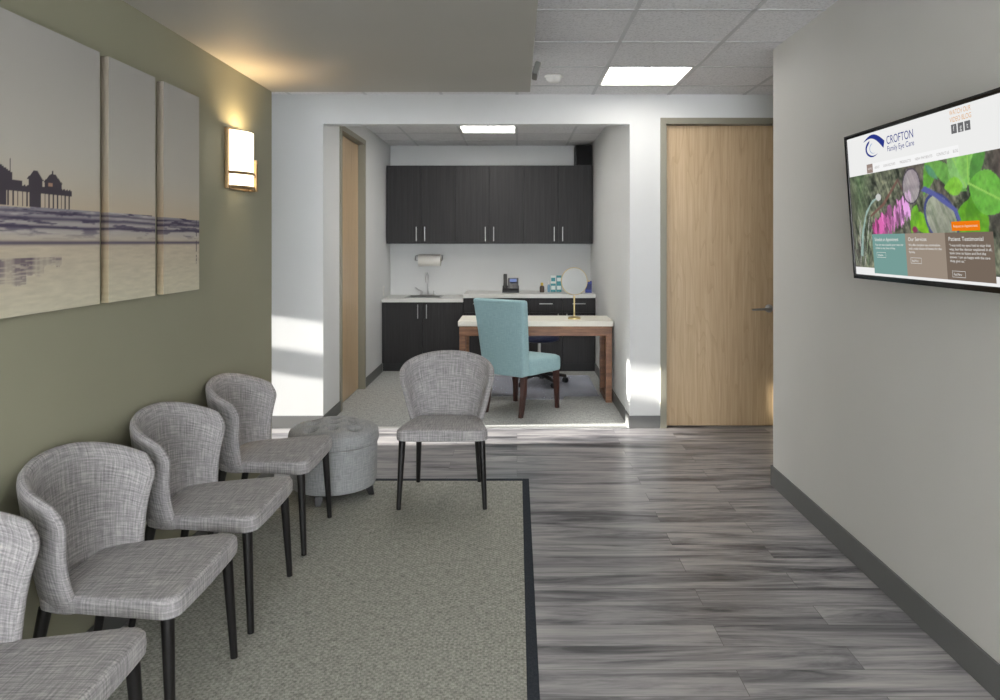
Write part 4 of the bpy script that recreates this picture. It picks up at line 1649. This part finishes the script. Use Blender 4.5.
rd = []
for z, f in ((0.345, 0), (0.355, 0.0), (0.5, 0.2), (0.62, 0.4), (0.75, 0.6), (0.88, 0.8), (0.985, 0.97), (1.0, 0.99), (1.008, 1.0)):
    ins = 0.016 if z == 0.345 else (0.004 if z == 1.0 else (0.022 if z > 1.0 else 0))
    rd.append((0, 0.225+0.085*f**1.3, z, 0.222+0.052*f-ins, 0.050-0.012*f-ins*0.6, 0.022 if ins < 0.01 else 0.012))
bk = slab(rd)
for v in bk.verts:      # gentle dip along the top edge and slight wrap
    if v.co.z > 0.9:
        v.co.z -= 0.012*(1-(v.co.x/0.27)**2)
obj('backrest', bk, M['blue_fabric'], t, 60)
rd = []
for z, ins in ((0.345, 0.012), (0.352, 0.002), (0.38, 0), (0.445, 0), (0.468, 0.006), (0.482, 0.022), (0.490, 0.06), (0.494, 0.12)):
    rd.append((0, -0.048, z, 0.262-ins, 0.232-ins, 0.032 if ins < 0.02 else 0.05))
st_ = slab(rd)
for v in st_.verts:     # narrower at the back
    f = (v.co.y+0.28)/0.46
    v.co.x *= 1-0.13*f
obj('seat', st_, M['blue_fabric'], t, 60)
for s in (-1, 1):
    b = new(); sqleg(b, (s*0.225, -0.24, 0.348), (s*0.232, -0.25, 0.0), 0.046, 0.032)
    obj('leg', b, M['brown_leg'], t)
    b = new()
    rings = []
    for z, y, w_ in ((0.35, 0.215, 0.046), (0.2, 0.222, 0.042), (0.1, 0.238, 0.037), (0.0, 0.262, 0.032)):
        rings.append([Vector((s*0.188+a*w_/2, y+c*w_/2, z)) for a, c in ((-1, -1), (1, -1), (1, 1), (-1, 1))])
    ring_loft(b, rings)
    obj('leg', b, M['brown_leg'], t, 30)

# ------------------------------------------------------------------ task stool on the mat
b = new()
pts = [(-0.25, 7.16), (0.02, 7.16), (0.05, 7.02), (0.44, 7.02), (0.47, 7.16), (0.80, 7.16), (0.80, 8.26), (-0.25, 8.26)]
lo_ring = [Vector((x, y, 0.0015)) for x, y in pts]
hi_ring = [Vector((x, y, 0.005)) for x, y in pts]
ring_loft(b, [lo_ring, hi_ring])
o = obj('chair_mat', b, M['mat'], smooth=0)
tag(o, 'clear lipped plastic mat on the carpet under the task stool', 'floor mat')
t = thing('task_stool', 'navy swivel stool on black casters tucked behind the desk', 'stool', (0.235, 7.78, 0.0055), 0.2)
b = new(); lathe(b, [(0.001, 0.45), (0.17, 0.45), (0.205, 0.462), (0.215, 0.485), (0.205, 0.510), (0.17, 0.522), (0.001, 0.524)], 40)
obj('seat', b, M['navy'], t)
b = new(); lathe(b, [(0.028, 0.09), (0.028, 0.26), (0.017, 0.262), (0.017, 0.43), (0.05, 0.435), (0.05, 0.452)], 20)
obj('gas_column', b, M['chrome'], t)
b = new()
lathe(b, [(0.001, 0.075), (0.042, 0.075), (0.045, 0.10), (0.03, 0.125), (0.001, 0.126)], 20)
for k in range(5):
    a = 2*PI*k/5
    tube(b, [(0.03*math.cos(a), 0.03*math.sin(a), 0.105), (0.16*math.cos(a), 0.16*math.sin(a), 0.095), (0.29*math.cos(a), 0.29*math.sin(a), 0.072)], [0.024, 0.021, 0.016], 8)
bs_ = obj('star_base', b, M['black_plastic'], t)
for k in range(5):
    a = 2*PI*k/5
    b = new()
    cx, cy = 0.285*math.cos(a), 0.285*math.sin(a)
    for s in (-1, 1):
        mt = Matrix.Translation((cx, cy, 0.028)) @ Matrix.Rotation(a+0.5, 4, 'Z') @ Matrix.Translation((0, s*0.014, 0)) @ Matrix.Rotation(PI/2, 4, 'X')
        lathe(b, [(0.001, -0.009), (0.024, -0.009), (0.028, -0.005), (0.028, 0.005), (0.024, 0.009), (0.001, 0.009)], 18, mat=mt)
    tube(b, [(cx, cy, 0.035), (cx, cy, 0.075)], 0.009, 8)
    obj('caster', b, M['black_plastic'], t)
